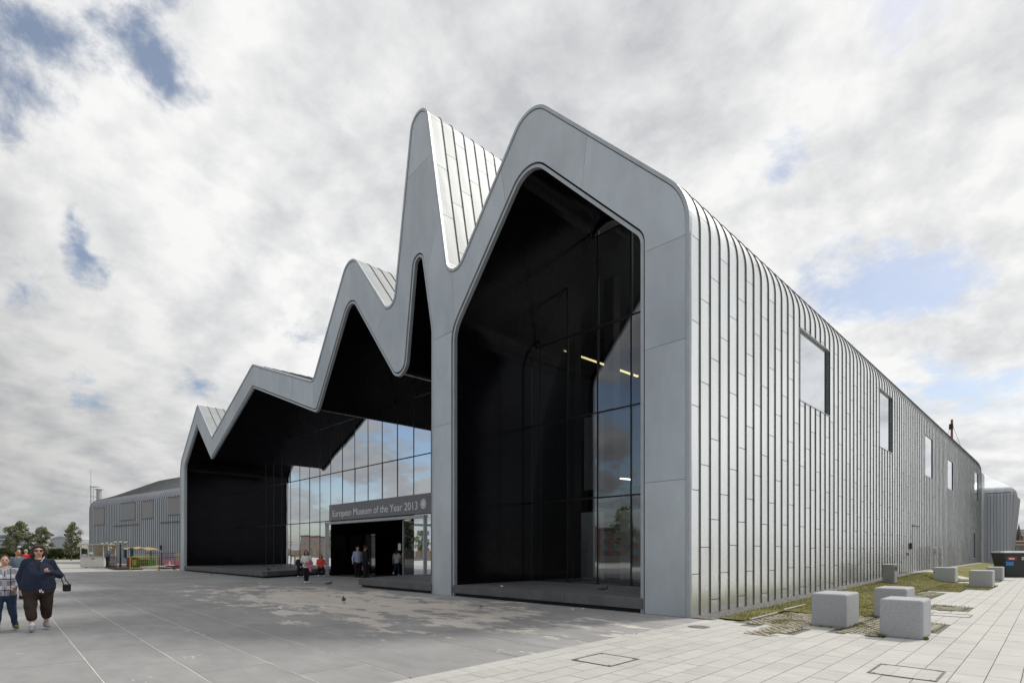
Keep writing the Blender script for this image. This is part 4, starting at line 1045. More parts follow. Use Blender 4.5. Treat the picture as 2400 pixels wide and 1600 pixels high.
# ------------------------------------------------------------------ trees, hedge, far buildings
def tree_mesh(h, rx, rz, seed, nclump, nleaf, leaf, lean=0., base=.25, mat='leaf'):
    r = random.Random(seed); e = empty('tree')
    tr = MB(); top = Vector((lean*h*.6, 0, h*.86)); prev = Vector((0, 0, 0)); k = 6
    for i in range(1, k+1):
        t = i/k; q = Vector((lean*h*.6*t*t+r.uniform(-.04, .04)*h*.2, r.uniform(-.04, .04)*h*.2, h*.86*t)); tr.cyl(prev, q, h*.018*(1-.85*(i-1)/k), h*.018*(1-.85*t), 7); prev = q
    cl = []
    for i in range(nclump):
        t = base+(1-base)*((i+.5)/nclump); w = math.sin(pi*min(1, (t-base)/(1-base)*.86+.12))**.7
        a = r.random()*6.28; rr_ = rx*w*math.sqrt(r.random())*1.0
        c = Vector((cos(a)*rr_+lean*h*.6*t*t+lean*.3*rr_, sin(a)*rr_, h*t+r.uniform(-.2, .2)*rz)); cl.append(c)
        s0 = Vector((lean*h*.6*(t*.7)**2, 0, h*t*.72)); m_ = s0.lerp(c, .5)+Vector((0, 0, -.05*h)); tr.cyl(s0, m_, h*.006, h*.004, 5).cyl(m_, c, h*.004, h*.0015, 5)
    tr.build('trunk', 'bark', e)
    cr = MB()
    for c in cl:
        cs = r.uniform(.55, 1.15)*rz
        for _ in range(nleaf):
            d = Vector((r.gauss(0, 1), r.gauss(0, 1), r.gauss(0, .75))); d = d/max(.3, d.length)*(r.random()**.45)*cs; q = c+d+Vector((lean*abs(d.z)*.6, 0, 0))
            s = leaf*r.uniform(.6, 1.3); u = Vector((r.gauss(0, 1)+lean*2, r.gauss(0, 1), r.gauss(0, .7))).normalized(); v = u.orthogonal().normalized(); v.rotate(Matrix.Rotation(r.random()*6.28, 3, u))
            cr.add([q-u*s, q+v*s*.45, q+u*s, q-v*s*.45], [(0, 1, 2, 3)])
    cr.build('crown', mat, e); return e
def place(e, p, rz, label, sc=1., group=None, cat='tree'):
    e.location = p; e.rotation_euler = (0, 0, rz); e.scale = (sc, sc, sc); tag(e, label, cat, group); return e
GT = 'trees beyond the plaza on the left'
t1 = tree_mesh(6.0, 2.0, .46, 1, 95, 70, .13, .12); place(t1, onray(38, 90), YAW, 'broad windblown green tree standing behind the boy', 1.0, GT)
t2 = tree_mesh(5.2, 1.9, .44, 2, 85, 66, .13, .16); place(t2, onray(92, 92), YAW, 'windblown green tree standing behind the woman with sunglasses', 1.0, GT)
t3 = tree_mesh(5.6, 1.25, .40, 3, 70, 60, .13, -.08, base=.18); place(t3, onray(167, 86), YAW+pi, 'slim windswept tree standing left of the white kiosk', 1.0, GT)
# hedge
hd = MB(); r4 = random.Random(8)
for _ in range(16000):
    px = r4.uniform(-60, 205); D = r4.uniform(96, 101); top = 1.75+.28*noise.noise(Vector((px*.06, 0, 0)))+.12*noise.noise(Vector((px*.3, 2, 0))); q = onray(px, D, top*math.sqrt(r4.random()))
    u = Vector((r4.gauss(0, 1), r4.gauss(0, 1), r4.gauss(0, 1))).normalized(); v = u.orthogonal().normalized(); s = r4.uniform(.10, .22); hd.add([q-u*s, q+v*s*.6, q+u*s, q-v*s*.6], [(0, 1, 2, 3)])
tag(hd.build('hedge', 'leaf_dark'), 'long dark green hedge beyond the pale road on the left', 'hedge')
p = onray(-60, 94); q = onray(210, 94); ve = MB(); ve.prism([(p.x, p.y), (q.x, q.y), (q.x-10, q.y+12), (p.x-10, p.y+12)], -.03, .06); tag(ve.build('verge', 'lawn'), 'grass verge under the hedge', None, None, 'structure')
# curved roof hall far away
p = onray(118, 250); e = empty('arched_hall', tuple(p), YAW); W_ = 9.5
pts = [(W_*i/16, 6.6+1.35*sin(pi*i/16)) for i in range(17)]
MB().prismY([(0, 0)]+[(x_, z_-.5) for x_, z_ in pts]+[(W_, 0)], 0, 14).build('wall', 'hangar', e)
m = MB(); vs = []
for x_, z_ in pts: vs += [(x_, -.4, z_), (x_, 14.4, z_), (x_, 14.4, z_-.55), (x_, -.4, z_-.55)]
m.add(vs, [(i*4+j, (i+1)*4+j, (i+1)*4+(j+1) % 4, i*4+(j+1) % 4) for i in range(16) for j in range(4)]+[(3, 2, 1, 0), (64, 65, 66, 67)]); m.build('roof', 'zinc_hall', e)
for i in range(5): MB().b2((.5, -.03, 1.0+1.1*i), (W_-.5, 0.02, 1.05+1.1*i)).build('cladding_joint', 'office', e)
tag(e, 'pale grey hall with a shallow arched roof between the far trees', 'building')
# glass office at the far left
p = onray(-70, 215); e = empty('office_building', tuple(p), YAW)
MB().b2((0, 0, 0), (17.5, 12, 7.4)).build('body', 'office_glass', e)
for i in range(5): MB().b2((-.1, -.12, 1.3+1.45*i), (17.6, 12.1, 1.75+1.45*i)).build('floor_band', 'office', e)
for i in range(15): MB().b2((1.2*i, -.10, 0), (1.2*i+.14, -.02, 7.4)).build('mullion', 'office', e)
MB().b2((-.3, -.3, 7.4), (17.8, 12.3, 7.65)).build('roof', 'office', e)
tag(e, 'glass-fronted office block at the far left edge behind the trees', 'building')
p = onray(176, 180); e = MB().prism([(p.x, p.y), (p.x+9, p.y+9), (p.x+2, p.y+16), (p.x-7, p.y+7)], -.05, 4.0).build('low_shed', 'white_paint'); tag(e, 'low white shed behind the slim tree by the kiosk', 'shed')
# hills
hl = MB(); vs = []; nn = 60
for i in range(nn+1):
    a = RAD(30+130*i/nn); rd = 900; zt = 9+8*noise.noise(Vector((i*.13, 3, 0)))+4*noise.noise(Vector((i*.5, 7, 0)))
    for k_, (rr_, zz) in enumerate(((rd, -.06), (rd+60, zt), (rd+220, -.06))): vs.append((6+rr_*cos(a+RAD(0)), -12+rr_*sin(a), zz))
hl.add(vs, [(i*3+j, (i+1)*3+j, (i+1)*3+j+1, i*3+j+1) for i in range(nn) for j in range(2)])
for v in range(len(hl.v)): pass
tag(hl.build('hills', 'hill'), 'low blue-grey hills on the horizon', None, None, 'structure')
# church and old buildings at the right edge
p = onray(2374, 260); e = empty('church', tuple(p), YAW)
MB().b2((-4, 0, 0), (5, 14, 8)).build('nave', 'sandstone_red', e); 
for xx, hh_ in ((.4, 16.5), (3.0, 14.0)):
    t_ = MB().b2((xx-.7, -.5, 0), (xx+.7, .9, hh_*.6)).build('tower', 'sandstone_red', e); MB().cyl((xx, .2, hh_*.6), (xx, .2, hh_), .95, .04, 8).build('spire', 'sandstone_red', t_)
MB().prismY([(-4.2, 8), (.5, 10.5), (5.2, 8)], 0, 14).build('roof', 'seam', e)
tag(e, 'dark red sandstone church with two pointed spires on the horizon', 'church')
p = onray(2378, 170); e = empty('brick_warehouse', tuple(p), YAW)
MB().b2((-4, 0, 0), (12, 9, 4.2)).build('wall', 'brick', e); MB().b2((-4.3, -.3, 4.2), (12.3, 9.3, 4.5)).build('roof', 'cream', e)
for i in range(8):
    w_ = MB().b2((-3.4+1.9*i, -.06, 1.2), (-2.4+1.9*i, .02, 2.8)).build('window', 'office_glass', e)
MB().b2((-4, -.05, 3.2), (12, -.01, 3.4)).build('stringcourse', 'cream', e)
tag(e, 'low brown brick warehouse with a cream roof edge below the church', 'building')
p = onray(2390, 330); e = empty('tower_block', tuple(p), YAW); MB().b2((0, 0, 0), (26, 12, 14)).build('body', 'blue_block', e)
for i in range(6): MB().b2((-.1, -.1, 1.5+2.2*i), (26.1, 0, 2.2+2.2*i)).build('window_band', 'office', e)
tag(e, 'pale blue block beside the church spires at the right edge', 'building')
# mast of a ship behind the roof
e = empty('ship_mast', (-5.42, 83.1, 0)); MB().cyl((0, 0, 0), (.1, 0, 19.2), .22, .13, 10).build('spar', 'timber', e); MB().cyl((0, 0, 17.9), (.02, 0, 18.6), .24, n=10).build('band', 'black_metal', e)
for dx in (-5, 5): MB().cyl((dx, 2, 1), (.08, 0, 18.8), .025, n=4).build('stay', 'black_metal', e)
tag(e, 'wooden tip of a ship mast rising behind the long roof edge', 'mast')
# what stands behind the camera and shows in the glass and the zinc
GR = 'trees reflected in the glass front'
tr = tree_mesh(7.5, 2.4, .9, 21, 30, 70, .22, .04)
spots = [(-152, -44), (-138, -53), (-123, -47), (-111, -58), (-97, -54), (-84, -62), (-66, -58), (-50, -64)]
words = ['first', 'second', 'third', 'fourth', 'fifth', 'sixth', 'seventh', 'eighth']
for i, (x_, y_) in enumerate(spots):
    o = tr if i == 0 else copy_tree(tr); place(o, (x_, y_, 0), i*1.3, '%s tree from the left in the row mirrored by the glass front' % words[i], .85+.1*(i % 4), GR)
spots = [(62, 8), (66, 24), (60, 40), (70, 58), (64, 78), (72, 100)]
for i, (x_, y_) in enumerate(spots):
    place(copy_tree(tr), (x_, y_, 0), i*2.1, '%s tree of the row mirrored dimly in the long zinc wall' % words[i], .9+.1*(i % 3), 'trees reflected in the long wall')
def mirror_house(p, rz, w, d, h, wall, label):
    e = empty('apartment_block', p, rz); MB().b2((0, 0, 0), (w, d, h)).build('wall', wall, e); MB().b2((-.2, -.2, h), (w+.2, d+.2, h+.4)).build('roof', 'seam', e)
    for i in range(int(w/3)):
        for j in range(int(h/3)):
            for yy in (-.05, d+.05):
                MB().b2((1+3*i, yy-.04, 1+3*j), (2.6+3*i, yy+.04, 2.5+3*j)).build('window', 'office_glass', e)
    tag(e, label, 'building')
mirror_house((-215, -85, 0), -.5, 46, 10, 7, 'brick', 'low brick block mirrored behind the trees in the glass front')
mirror_house((-150, -92, 0), -.35, 30, 12, 10, 'office', 'pale flat-roofed block mirrored in the middle of the glass front')
mirror_house((-92, -96, 0), -.2, 50, 10, 6.4, 'sandstone_red', 'reddish low block mirrored in the right-hand glass')
mirror_house((92, 20, 0), pi/2, 80, 12, 7.0, 'brick', 'long brick block mirrored at the foot of the zinc wall')

# ------------------------------------------------------------------ people
def remesh(name, mb, vox, mat, parent, sm=4, loc=None):
    o = mb.build(name, None); m = o.modifiers.new('r', 'REMESH'); m.mode = 'VOXEL'; m.voxel_size = vox; m.use_smooth_shade = True
    s = o.modifiers.new('s', 'SMOOTH'); s.iterations = sm; s.factor = .5
    dg = bpy.context.evaluated_depsgraph_get(); me = bpy.data.meshes.new_from_object(o.evaluated_get(dg)); old = o.data; bpy.data.objects.remove(o); bpy.data.meshes.remove(old)
    me.materials.clear()
    if name in ('top', 'trousers', 'jacket', 'hood'):     # folds in the cloth
        nr = [v.normal.copy() for v in me.vertices]
        for v, n_ in zip(me.vertices, nr):
            q = v.co; v.co = q+n_*(.011*noise.noise(Vector((q.x*9+q.z*5, q.y*9, q.z*6)))+.005*noise.noise(Vector((q.x*22, q.y*22-q.z*9, q.z*15))))
    return link(name, me, mat, parent, True)
def limb(mb, pts, rads, flat=1.):
    for (p, r), (q, r1) in zip(zip(pts, rads), list(zip(pts, rads))[1:]):
        p = Vector(p); q = Vector(q); n = max(2, int((q-p).length/(min(r, r1)*.38)))
        for i in range(n+1):
            t = i/n; rr_ = r+(r1-r)*t; mb.sph(p.lerp(q, t), rr_, nu=9, nv=6)
def hand(mb, w, d, H, curl=.6, side=1):
    """palm and five separate bent fingers, starting at the wrist w and pointing along d"""
    w = Vector(w); d = Vector(d).normalized(); up = Vector((0, -1, 0)) if abs(d.y) < .8 else Vector((0, 0, 1)); s = d.cross(up).normalized()*side; n = s.cross(d).normalized()*side
    k = H/1.7; c = w+d*.045*k
    for i in range(4): limb(mb, [w+d*.01*k, c+s*(-.028+.018*i)*k+d*.035*k], [.022*k, .015*k])
    for i, L in enumerate((.068, .078, .074, .058)):
        b = c+s*(-.028+.0185*i)*k+d*.038*k; a1 = curl*.7; a2 = curl*1.5
        p1 = b+(d*cos(a1)+n*sin(a1))*L*.5*k; p2 = p1+(d*cos(a2)+n*sin(a2))*L*.32*k; p3 = p2+(d*cos(a2*1.3)+n*sin(a2*1.3))*L*.24*k
        limb(mb, [b, p1, p2, p3], [.0095*k, .009*k, .0085*k, .0075*k])
    b = w+d*.025*k-s*.026*k; p1 = b+(d*.6-s*.75).normalized()*.032*k; p2 = p1+(d*.9+n*.5-s*.1).normalized()*.03*k; limb(mb, [b, p1, p2], [.0125*k, .0105*k, .009*k])
def person(label, loc, rz, H=1.7, g=1., legs=None, arms=None, top='white_cloth', trousers='black_cloth', shoes='black_cloth', hair='hair_dark', hairstyle='short', skin='skin',
           sleeve='long', hem=None, pleg=1., vox=.012, seated=None, lookz=0., topfat=1., belly=0., group=None, glasses=False, fine=False, lean=0.):
    e = empty('person', loc, rz); h = H
    hipz = .50*h; 
    L = legs or {-1: ((-.055, .0, .285), (-.055, .01, .045)), 1: ((.055, .0, .285), (.055, .01, .045))}   # knee, ankle in body heights
    A = arms or {-1: ((-.150, .01, .635), (-.165, -.02, .49)), 1: ((.150, .01, .635), (.165, -.02, .49))}
    dz = 0
    if seated is not None: dz = seated-(.50-.055)*h     # seat height
    P = lambda t: Vector((t[0]*h, t[1]*h+lean*max(0, t[2]-.5)*h, t[2]*h+dz))
    Pl = lambda t: Vector((t[0]*h, t[1]*h, t[2]*h))
    neck = P((0, .005, .845)); hc = P((0, -.005, .930)); shz = .805
    prof_ = ((.825, .050, .045, 0), (.80, .086, .056, 0), (.77, .102*g**.12, .066*g**.3, -.002), (.72, .104*g**.45, .074*g**.7, -.006), (.66, .100*g**.8, .074*g, -.008-belly*.6), (.60, .097*g**1.05, .072*g, -.006-belly), (.55, .100*g**1.1, .073*g, -.003-belly*.8), (.50, .102*g**1.05, .075*g, 0), (.44, .095*g, .072*g, .004))
    def torso(mb, ex=0., low=.44, hi=.83):
        z = hi
        while z >= low:
            for (za, xa, ya, oa), (zb, xb, yb, ob) in zip(prof_[:-1], prof_[1:]):
                if zb <= z <= za:
                    t = (za-z)/(za-zb); mb.sph(P((0, oa+(ob-oa)*t, z)), 1., ((xa+(xb-xa)*t)*topfat*h+ex, (ya+(yb-ya)*t)*topfat*h+ex, .026*h), 18, 6); break
            z -= .010
    b = MB(); torso(b)
    limb(b, [P((0, .01, .80)), neck, P((0, -.002, .885))], [.048*h, .034*h, .034*h])
    b.sph(hc, 1., (.046*h, .055*h, .066*h), 16, 12); b.sph(hc+Vector((0, -.018*h, -.034*h)), 1., (.033*h, .036*h, .034*h), 12, 8)       # skull and jaw
    limb(b, [hc+Vector((0, -.054*h, .004*h)), hc+Vector((0, -.066*h, -.014*h))], [.007*h, .0095*h])                                         # nose
    limb(b, [hc+Vector((-.02*h, -.050*h, .016*h)), hc+Vector((.02*h, -.050*h, .016*h))], [.008*h, .008*h])                                  # brow
    limb(b, [hc+Vector((-.011*h, -.052*h, -.033*h)), hc+Vector((.011*h, -.052*h, -.033*h))], [.0065*h, .0065*h])                              # lips
    for s in (-1, 1): b.sph(hc+Vector((s*.047*h, .004*h, -.006*h)), 1., (.007*h, .013*h, .018*h), 8, 6)
    cl = MB(); tr = MB(); torso(cl, .013+.006*g, low=(hem or .47), hi=.815)
    for s in (-1, 1):
        sh = P((s*.106*g**.10, .004, shz-.008*g)); el = P(A[s][0]); wr = P(A[s][1]); d = (wr-el).normalized()
        limb(b, [P((s*.05, .0, .80)), sh, el, wr], [.045*h, .031*h*g**.4, .024*h*g**.4, .0165*h]); hand(b, wr, d+Vector((0, -.1, -.1)), h, A[s][2] if len(A[s]) > 2 else .5, s)
        if sleeve == 'long': limb(cl, [P((s*.05, .0, .795)), sh, el, wr-d*.01*h], [.052*h, .042*h*g**.5, .034*h*g**.5, .026*h])
        else: limb(cl, [P((s*.05, .0, .795)), sh, sh.lerp(el, .72)], [.052*h, .042*h*g**.5, .038*h*g**.5])
        hip = P((s*.052*g**.6, 0, .49)); kn = Pl(L[s][0]) if seated is not None else P(L[s][0]); an = Pl(L[s][1]) if seated is not None else P(L[s][1]); fo = an+Vector((s*.012*h, -.075*h, -.022*h))
        limb(b, [hip, kn, an, ], [.052*h*g**.5, .032*h, .022*h]); limb(b, [an, an+Vector((0, .012*h, -.022*h)), fo], [.022*h, .022*h, .018*h])
        cut = kn.lerp(an, pleg)
        limb(tr, [hip, kn, cut], [.066*h*g**.75, (.046 if pleg > .9 else .053)*h*g**.5, (.034 if pleg > .9 else .047*g**.4)*h])
        sm = MB(); limb(sm, [an+Vector((0, .008*h, .004*h)), an+Vector((0, .016*h, -.014*h)), fo+Vector((0, -.018*h, .003*h))], [.031*h, .034*h, .027*h])
        for v in range(len(sm.v)):
            q = sm.v[v]; fl = loc_floor(e, fo, h); sm.v[v] = (q[0], q[1], max(q[2], an.z-.043*h))
        remesh('shoe', sm, vox, shoes, e, 2)
    for z in (.50, .47, .45): tr.sph(P((0, .0, z)), 1., (.100*g*h+.012, .076*g*h+.010, .05*h), 16, 8)
    remesh('body', b, .0085 if fine else vox, skin, e, 3)
    remesh('top', cl, vox*1.1, top, e, 12); remesh('trousers', tr, vox*1.1, trousers, e, 12)
    hr = MB(); hr.sph(hc+Vector((0, .012*h, .014*h)), 1., (.052*h, .058*h, .062*h), 16, 10)
    if hairstyle == 'bob':
        for s in (-1, 1): limb(hr, [hc+Vector((s*.040*h, .004*h, .030*h)), hc+Vector((s*.056*h, .012*h, -.02*h)), hc+Vector((s*.058*h, .016*h, -.062*h))], [.024*h, .026*h, .024*h])
        limb(hr, [hc+Vector((-.025*h, -.03*h, .052*h)), hc+Vector((.025*h, -.03*h, .052*h))], [.02*h, .02*h]); limb(hr, [hc+Vector((-.035*h, .05*h, -.03*h)), hc+Vector((.035*h, .05*h, -.03*h))], [.03*h, .03*h])
    elif hairstyle == 'long':
        for s in (-1, 1): limb(hr, [hc+Vector((s*.036*h, .004*h, .030*h)), hc+Vector((s*.050*h, .008*h, -.03*h)), hc+Vector((s*.052*h, -.004*h, -.11*h))], [.022*h, .022*h, .015*h])
        limb(hr, [hc+Vector((0, .045*h, 0)), hc+Vector((0, .055*h, -.12*h))], [.045*h, .035*h])
    keep = MB()
    hb = remesh('hair', hr, vox*.9, hair, e, 2)
    # the face stays free: push hair in front of the brow line back
    for v in hb.data.vertices:
        if v.co.y < hc.y-.030*h and v.co.z < hc.z+.028*h and abs(v.co.x) < .040*h: v.co.y = hc.y-.030*h+.01*h
    if glasses:
        m = MB()
        for s in (-1, 1): m.sph(hc+Vector((s*.021*h, -.056*h, .006*h)), 1., (.019*h, .008*h, .012*h), 12, 8)
        m.b2(hc+Vector((-.012*h, -.063*h, .006*h)), hc+Vector((.012*h, -.056*h, .011*h)))
        for s in (-1, 1): m.cyl(hc+Vector((s*.038*h, -.052*h, .008*h)), hc+Vector((s*.047*h, .0, .008*h)), .003*h, n=6)
        m.build('sunglasses', 'black_plastic', e, smooth=True)
    else:
        for s in (-1, 1): MB().sph(hc+Vector((s*.018*h, -.054*h, .004*h)), 1., (.0075*h, .004*h, .0045*h), 8, 6).build('eye', 'hair_dark', e, smooth=True)
    MB().sph(hc+Vector((0, -.0575*h, -.033*h)), 1., (.012*h, .003*h, .0035*h), 8, 6).build('mouth', 'mouth' if 'mouth' in MATS else pmat('mouth', (.30, .09, .08), .5).name, e, smooth=True)
    tag(e, label, 'person', group); return e
def loc_floor(e, fo, h): return 0.
def facing(x, y, tx=6.194, ty=-11.875): return atan2(tx-x, -(ty-y))      # local -Y towards a target
# woman with sunglasses, striding towards the viewer
wl = {-1: ((-.075, -.06, .285), (-.060, -.115, .052)), 1: ((.075, .02, .285), (.075, .10, .062))}
wa = {-1: ((-.165, .05, .63), (-.150, .02, .49)), 1: ((.200, .05, .635), (.085, -.125, .690), 1.5)}
wx, wy = -7.96, -10.84
W1 = person('woman in sunglasses, navy top and brown cropped trousers', (wx, wy, 0), facing(wx, wy)+.05, 1.65, 1.45, wl, wa, 'navy', 'brown_cloth', 'shoe_white', 'hair_brown', 'bob', sleeve='long', pleg=.52, vox=.013, belly=.012, glasses=True, fine=True, hem=.46)
m = MB(); m.tube([(.03, -.128, 1.33), (.07, -.108, 1.40), (.085, -.06, 1.425)], .008, 6); m.build('collar_stripe', 'white_paint', W1)
m = MB(); m.tube([(.0, -.185, .80), (.012, -.20, .74), (.03, -.19, .80), (.05, -.20, .73), (.07, -.19, .76)], .007, 6); m.build('drawstring', 'white_paint', W1)
MB().tube([(.0, -.165, 1.30), (.0, -.205, 1.1), (.0, -.20, .84)], .006, 5).build('zip', 'black_cloth', W1)
for s, an in ((-1, wl[-1][1]), (1, wl[1][1])): remesh('sock', MB().sph((an[0]*1.65, an[1]*1.65, an[2]*1.65+.045), 1., (.042, .046, .05), 12, 8), .01, 'white_cloth', W1, 2)
# her camera bag hanging from the arm
c = Vector((wx, wy, 0))+Matrix.Rotation(facing(wx, wy)+.05, 3, 'Z') @ Vector((.43, -.02, .80))
e = empty('camera_bag', tuple(c), facing(wx, wy)+.1)
MB().box((0, 0, 0), (.125, .09, .135)).build('pouch', 'black_cloth', e, bevel=.015); MB().box((0, -.005, .062), (.13, .10, .03)).build('flap', 'black_plastic', e, bevel=.008)
MB().tube([(-.05, 0, .07), (-.08, 0, .17), (-.115, 0, .28)], .008, 6).tube([(.045, 0, .07), (-.02, 0, .16), (-.05, 0, .28)], .008, 6).build('strap', 'black_cloth', e)
tag(e, 'small black camera bag hanging from the navy-clad arm', 'bag')
# boy in the plaid jacket
bl_ = {-1: ((-.065, -.03, .285), (-.075, -.07, .05)), 1: ((.07, .02, .285), (.105, .07, .056))}
ba = {-1: ((-.165, .02, .64), (-.170, -.03, .50)), 1: ((.170, .03, .64), (.085, -.10, .565), .9)}
bx, by = -8.32, -11.31
B1 = person('boy in a grey and white plaid hooded jacket and jeans', (bx, by, 0), facing(bx, by), 1.46, 1.12, bl_, ba, 'plaid', 'jeans', 'shoe_green', 'hair_dark', 'short', skin='skin', vox=.011, fine=True, hem=.46)
MB().tube([(.0, -.125, 1.16), (.0, -.138, 1.0), (.0, -.135, .69)], .006, 5).build('zip', 'black_cloth', B1)
remesh('hood', MB().sph((0, .055, 1.21), 1., (.125, .085, .05), 14, 8).sph((-.07, -.02, 1.195), .042).sph((.07, -.02, 1.195), .042), .012, 'grey_cloth', B1, 3)
remesh('hem_band', MB().sph((0, 0, .685), 1., (.172, .137, .035), 18, 8), .012, 'grey_cloth', B1, 3)
p = onray(42, 17.6); person('man in a slate jacket over a printed dark shirt behind the boy', tuple(p), facing(p.x, p.y)+.35, 1.60, 1.1, None, None, 'slate_cloth', 'black_cloth', 'black_cloth', 'hair_dark', 'short', skin='skin_tan')
p = onray(61, 29); person('person in a bright red jacket in the distance behind the man', tuple(p), facing(p.x, p.y)+2.6, 1.60, 1.05, None, None, 'red_cloth', 'black_cloth', 'black_cloth', 'hair_grey', 'short')
p = onray(252, 47.3, .17); person('grey-haired attendant in a slate shirt leaning on the deck rail', tuple(p), facing(p.x, p.y)+1.1, 1.68, 1.1, None, {-1: ((-.15, -.04, .66), (-.10, -.16, .60)), 1: ((.15, -.04, .66), (.10, -.16, .60))}, 'slate_cloth', 'black_cloth', 'black_cloth', 'hair_grey', 'short', lean=-.35)
# people at the entrance
p = onray(718, 26.2); G_ = person('young woman in a white T-shirt carrying a pink jacket', tuple(p), facing(p.x, p.y)+.1, 1.55, 1.0, {-1: ((-.045, -.02, .285), (-.03, -.03, .05)), 1: ((.045, .0, .285), (.035, .05, .05))}, {-1: ((-.15, .0, .64), (-.05, -.13, .60), 1.0), 1: ((.15, .0, .64), (.05, -.13, .60), 1.0)}, 'white_cloth', 'black_cloth', 'white_cloth', 'hair_dark', 'long', sleeve='short', skin='skin_tan')
m = MB(); limb(m, [(.10, -.20, 1.02), (.20, -.12, .95), (.16, -.15, .78), (.18, -.12, .58)], [.09, .10, .11, .06]); limb(m, [(-.02, -.22, .98), (.12, -.2, .95)], [.05, .08])
j_ = remesh('jacket', m, .015, 'pink', None, 3); j_.location = tuple(p); j_.rotation_euler = (0, 0, facing(p.x, p.y)+.1); tag(j_, 'pink jacket draped over the arms of the young woman', 'jacket')
remesh('waist_scarf', MB().sph((0, 0, .83), 1., (.175, .14, .10), 16, 8), .014, 'grey_cloth', G_, 3)
sl_ = {-1: ((-.10, -.20, .235), (-.09, -.19, .045)), 1: ((.10, -.20, .235), (.09, -.19, .045))}
sa = {-1: ((-.14, -.06, .65), (-.03, -.16, .58), .9), 1: ((.14, -.06, .65), (.03, -.16, .58), .9)}
p = onray(752, 33.3); C_ = person('seated woman in a bright coral jacket on the platform edge', tuple(p), facing(p.x, p.y)+.1, 1.62, 1.05, sl_, sa, 'coral', 'black_cloth', 'white_cloth', 'hair_dark', 'long', seated=.40)
p = onray(704, 32.2); person('seated person in navy half hidden behind the young woman', tuple(p), facing(p.x, p.y)+.1, 1.62, 1.05, sl_, sa, 'navy', 'black_cloth', 'white_cloth', 'hair_dark', 'short', seated=.40)
p = onray(838, 31.8); M_ = person('man in a light blue shirt carrying a pink bag', tuple(p), facing(p.x, p.y)+.5, 1.78, 1.0, None, {-1: ((-.155, .02, .635), (-.19, -.05, .49)), 1: ((.15, -.01, .635), (.14, -.06, .49), 1.2)}, 'lightblue', 'black_cloth', 'black_cloth', 'hair_dark', 'short')
q = p+Matrix.Rotation(facing(p.x, p.y)+.5, 3, 'Z') @ Vector((.27, -.14, .60))
m = MB(); limb(m, [(0, 0, .16), (0, 0, .0), (0, 0, -.14)], [.03, .075, .085]); j_ = remesh('carrier_bag', m, .014, 'hot_pink', None, 2); j_.location = tuple(q); tag(j_, 'bright pink plastic carrier bag held by the man', 'bag')
p = onray(856, 31.2); person('man in a black suit standing beside the man with the pink bag', tuple(p), facing(p.x, p.y)+2.0, 1.84, 1.15, None, None, 'black_cloth', 'black_cloth', 'black_cloth', 'hair_dark', 'short')
p = onray(930, 33.6, .01); person('woman with long hair in white walking in through the doors', tuple(p), facing(p.x, p.y)+2.7, 1.62, 1.0, {-1: ((-.05, -.06, .285), (-.05, -.04, .05)), 1: ((.05, .05, .29), (.05, .17, .11))}, None, 'white_cloth', 'jeans', 'white_cloth', 'hair_brown', 'long', sleeve='short')
p = onray(950, 33.9, .01); person('person in a white shirt reaching for the door', tuple(p), facing(p.x, p.y)+2.9, 1.66, 1.05, None, {-1: ((-.20, -.03, .77), (-.33, -.03, .73)), 1: ((.15, .0, .64), (.16, -.05, .5))}, 'white_cloth', 'black_cloth', 'black_cloth', 'hair_dark', 'short', sleeve='short')
p = onray(977, 33.2, .01); e_ = person('dark silhouetted person sitting behind the glass door', tuple(p), facing(p.x, p.y), 1.62, 1.15, sl_, sa, 'black_cloth', 'black_cloth', 'black_cloth', 'hair_dark', 'short', seated=.45)
MB().box((0, .14, .22), (.5, .5, .40)).box((0, .40, .6), (.5, .08, .6)).build('chair', 'black_cloth', e_)

# ------------------------------------------------------------------ pigeons and litter
def pigeon():
    e = empty('pigeon'); m = MB(); limb(m, [(0, .10, .10), (0, .0, .115), (0, -.07, .125)], [.035, .055, .045]); limb(m, [(0, -.07, .135), (0, -.10, .175), (0, -.115, .205)], [.035, .024, .023]); limb(m, [(0, .10, .10), (0, .21, .085)], [.03, .012]); limb(m, [(0, -.13, .205), (0, -.155, .198)], [.008, .004])
    remesh('body', m, .008, 'pigeon', e, 3)
    for s in (-1, 1):
        MB().sph((s*.047, .04, .115), 1., (.012, .095, .036), 10, 8).build('wing', 'pigeon', e, smooth=True); MB().cyl((s*.02, 0, .08), (s*.022, -.01, .0), .005, n=6).cyl((s*.022, .005, .004), (s*.022, -.04, .004), .004, n=5).build('leg', 'coral', e)
    return e
pg = pigeon(); GP = 'pigeons in front of the museum'
for i, (x_, y_, z_, a, lab) in enumerate(((-16.7, -.5, 0, 2.6, 'pigeon on the plaza right of the young woman in white'), (-8.83, -3.96, 0, 1.0, 'pigeon among the pale stains in the middle of the plaza'), (-3.12, .97, .366, 2.2, 'pigeon on the right-hand stone platform'), (-26.4, .6, .366, .5, 'pigeon on the corner of the left stone platform'), (-31.5, -.9, 0, 1.7, 'tiny far pigeon at the foot of the left platform'))):
    o = pg if i == 0 else copy_tree(pg); o.location = (x_, y_, z_); o.rotation_euler = (0, 0, a); tag(o, lab, 'pigeon', GP)
rl = random.Random(9)
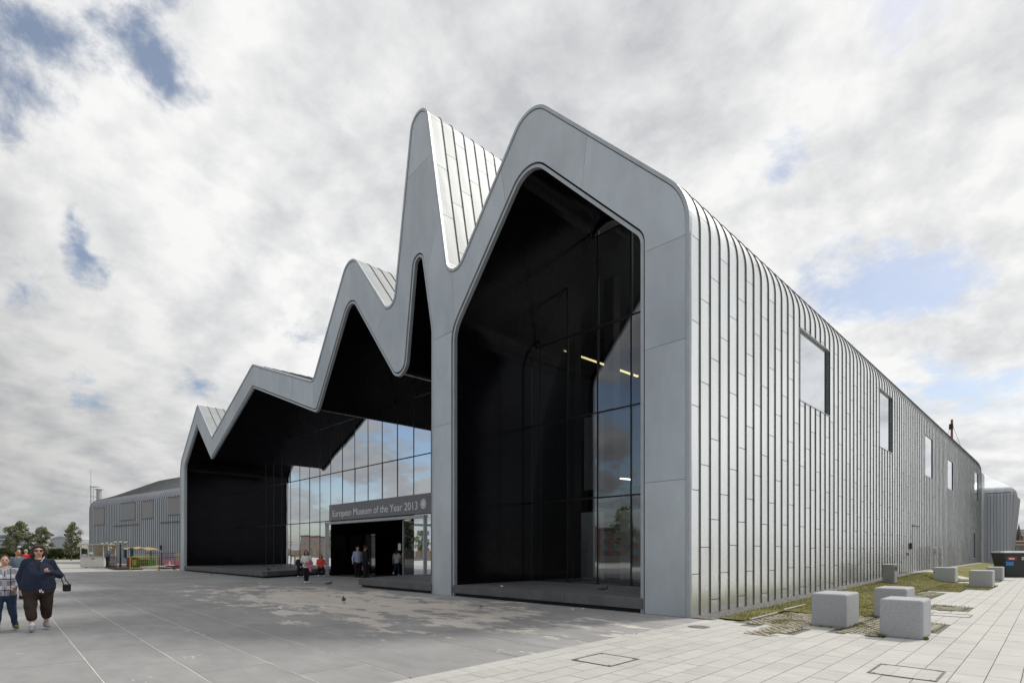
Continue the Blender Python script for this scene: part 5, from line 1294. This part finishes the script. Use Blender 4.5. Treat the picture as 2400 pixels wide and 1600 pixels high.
def litter(x, y, z, s, mat, label):
    m = MB(); r_ = [(cos(2*pi*i/7)*s*rl.uniform(.6, 1.2), sin(2*pi*i/7)*s*rl.uniform(.6, 1.2), rl.uniform(0, .5)*s) for i in range(7)]
    m.add(r_+[(0, 0, s*.6), (0, 0, 0)], [(i, (i+1) % 7, 7) for i in range(7)]+[((i+1) % 7, i, 8) for i in range(7)])
    o = m.build('litter', mat); o.location = (x, y, z); tag(o, label, 'litter', 'scraps of litter on the ground')
litter(-8.6, -5.9, .004, .09, 'paper', 'largest white paper scrap in the middle of the plaza')
litter(-3.0, -.55, .004, .05, 'paper', 'larger white scrap in front of the right-hand platform')
litter(-2.9, -.25, .004, .04, 'paper', 'white scrap touching the foot of the right-hand platform')
litter(-2.0, -.2, .004, .03, 'paper', 'small white scrap near the right end of the right-hand platform')
litter(-4.6, -.15, .004, .03, 'paper', 'small white scrap below the middle of the right-hand platform')
litter(-6.9, .6, .368, .07, 'paper', 'white paper lying on the right-hand stone platform')
litter(-5.2, -1.8, .004, .05, 'black_plastic', 'flat black scrap on the plaza before the right-hand platform')
litter(-14.9, -3.3, .004, .09, 'paper', 'white scrap on the pale stains left of the middle pigeon')
litter(-20.5, -2.0, .004, .08, 'paper', 'far white scrap on the plaza before the entrance')
litter(.5, -3.0, .004, .02, 'black_plastic', 'tiny dark scrap at the edge of plaza and pavement')

# asphalt and a timber fence behind the viewer, mirrored in the glass
b0 = MB(); b0.add([(-330, -240, -.034), (60, -240, -.034), (60, -37, -.034), (-330, -33, -.034)], [(0, 1, 2, 3)])
pmat('asphalt', (.075, .073, .07), .9, 0, .2, .4, world=True)
tag(b0.build('car_park', 'asphalt'), 'dark asphalt car park mirrored in the glass front', None, None, 'structure')
e = empty('timber_fence', (0, 0, 0)); fa, fb = Vector((-165, -37, 0)), Vector((-58, -50, 0)); nf = 60
for i in range(nf):
    p = fa.lerp(fb, i/nf); q = fa.lerp(fb, (i+.9)/nf); c = (p+q)/2
    MB().box((c.x, c.y, .75+.25*rl.random()), ((q-p).length, .06, 1.5), atan2((fb-fa).y, (fb-fa).x)).build('fence_panel', 'bark' if i % 3 else 'brick', e)
tag(e, 'brown timber fence mirrored low in the glass beside the entrance', 'fence')
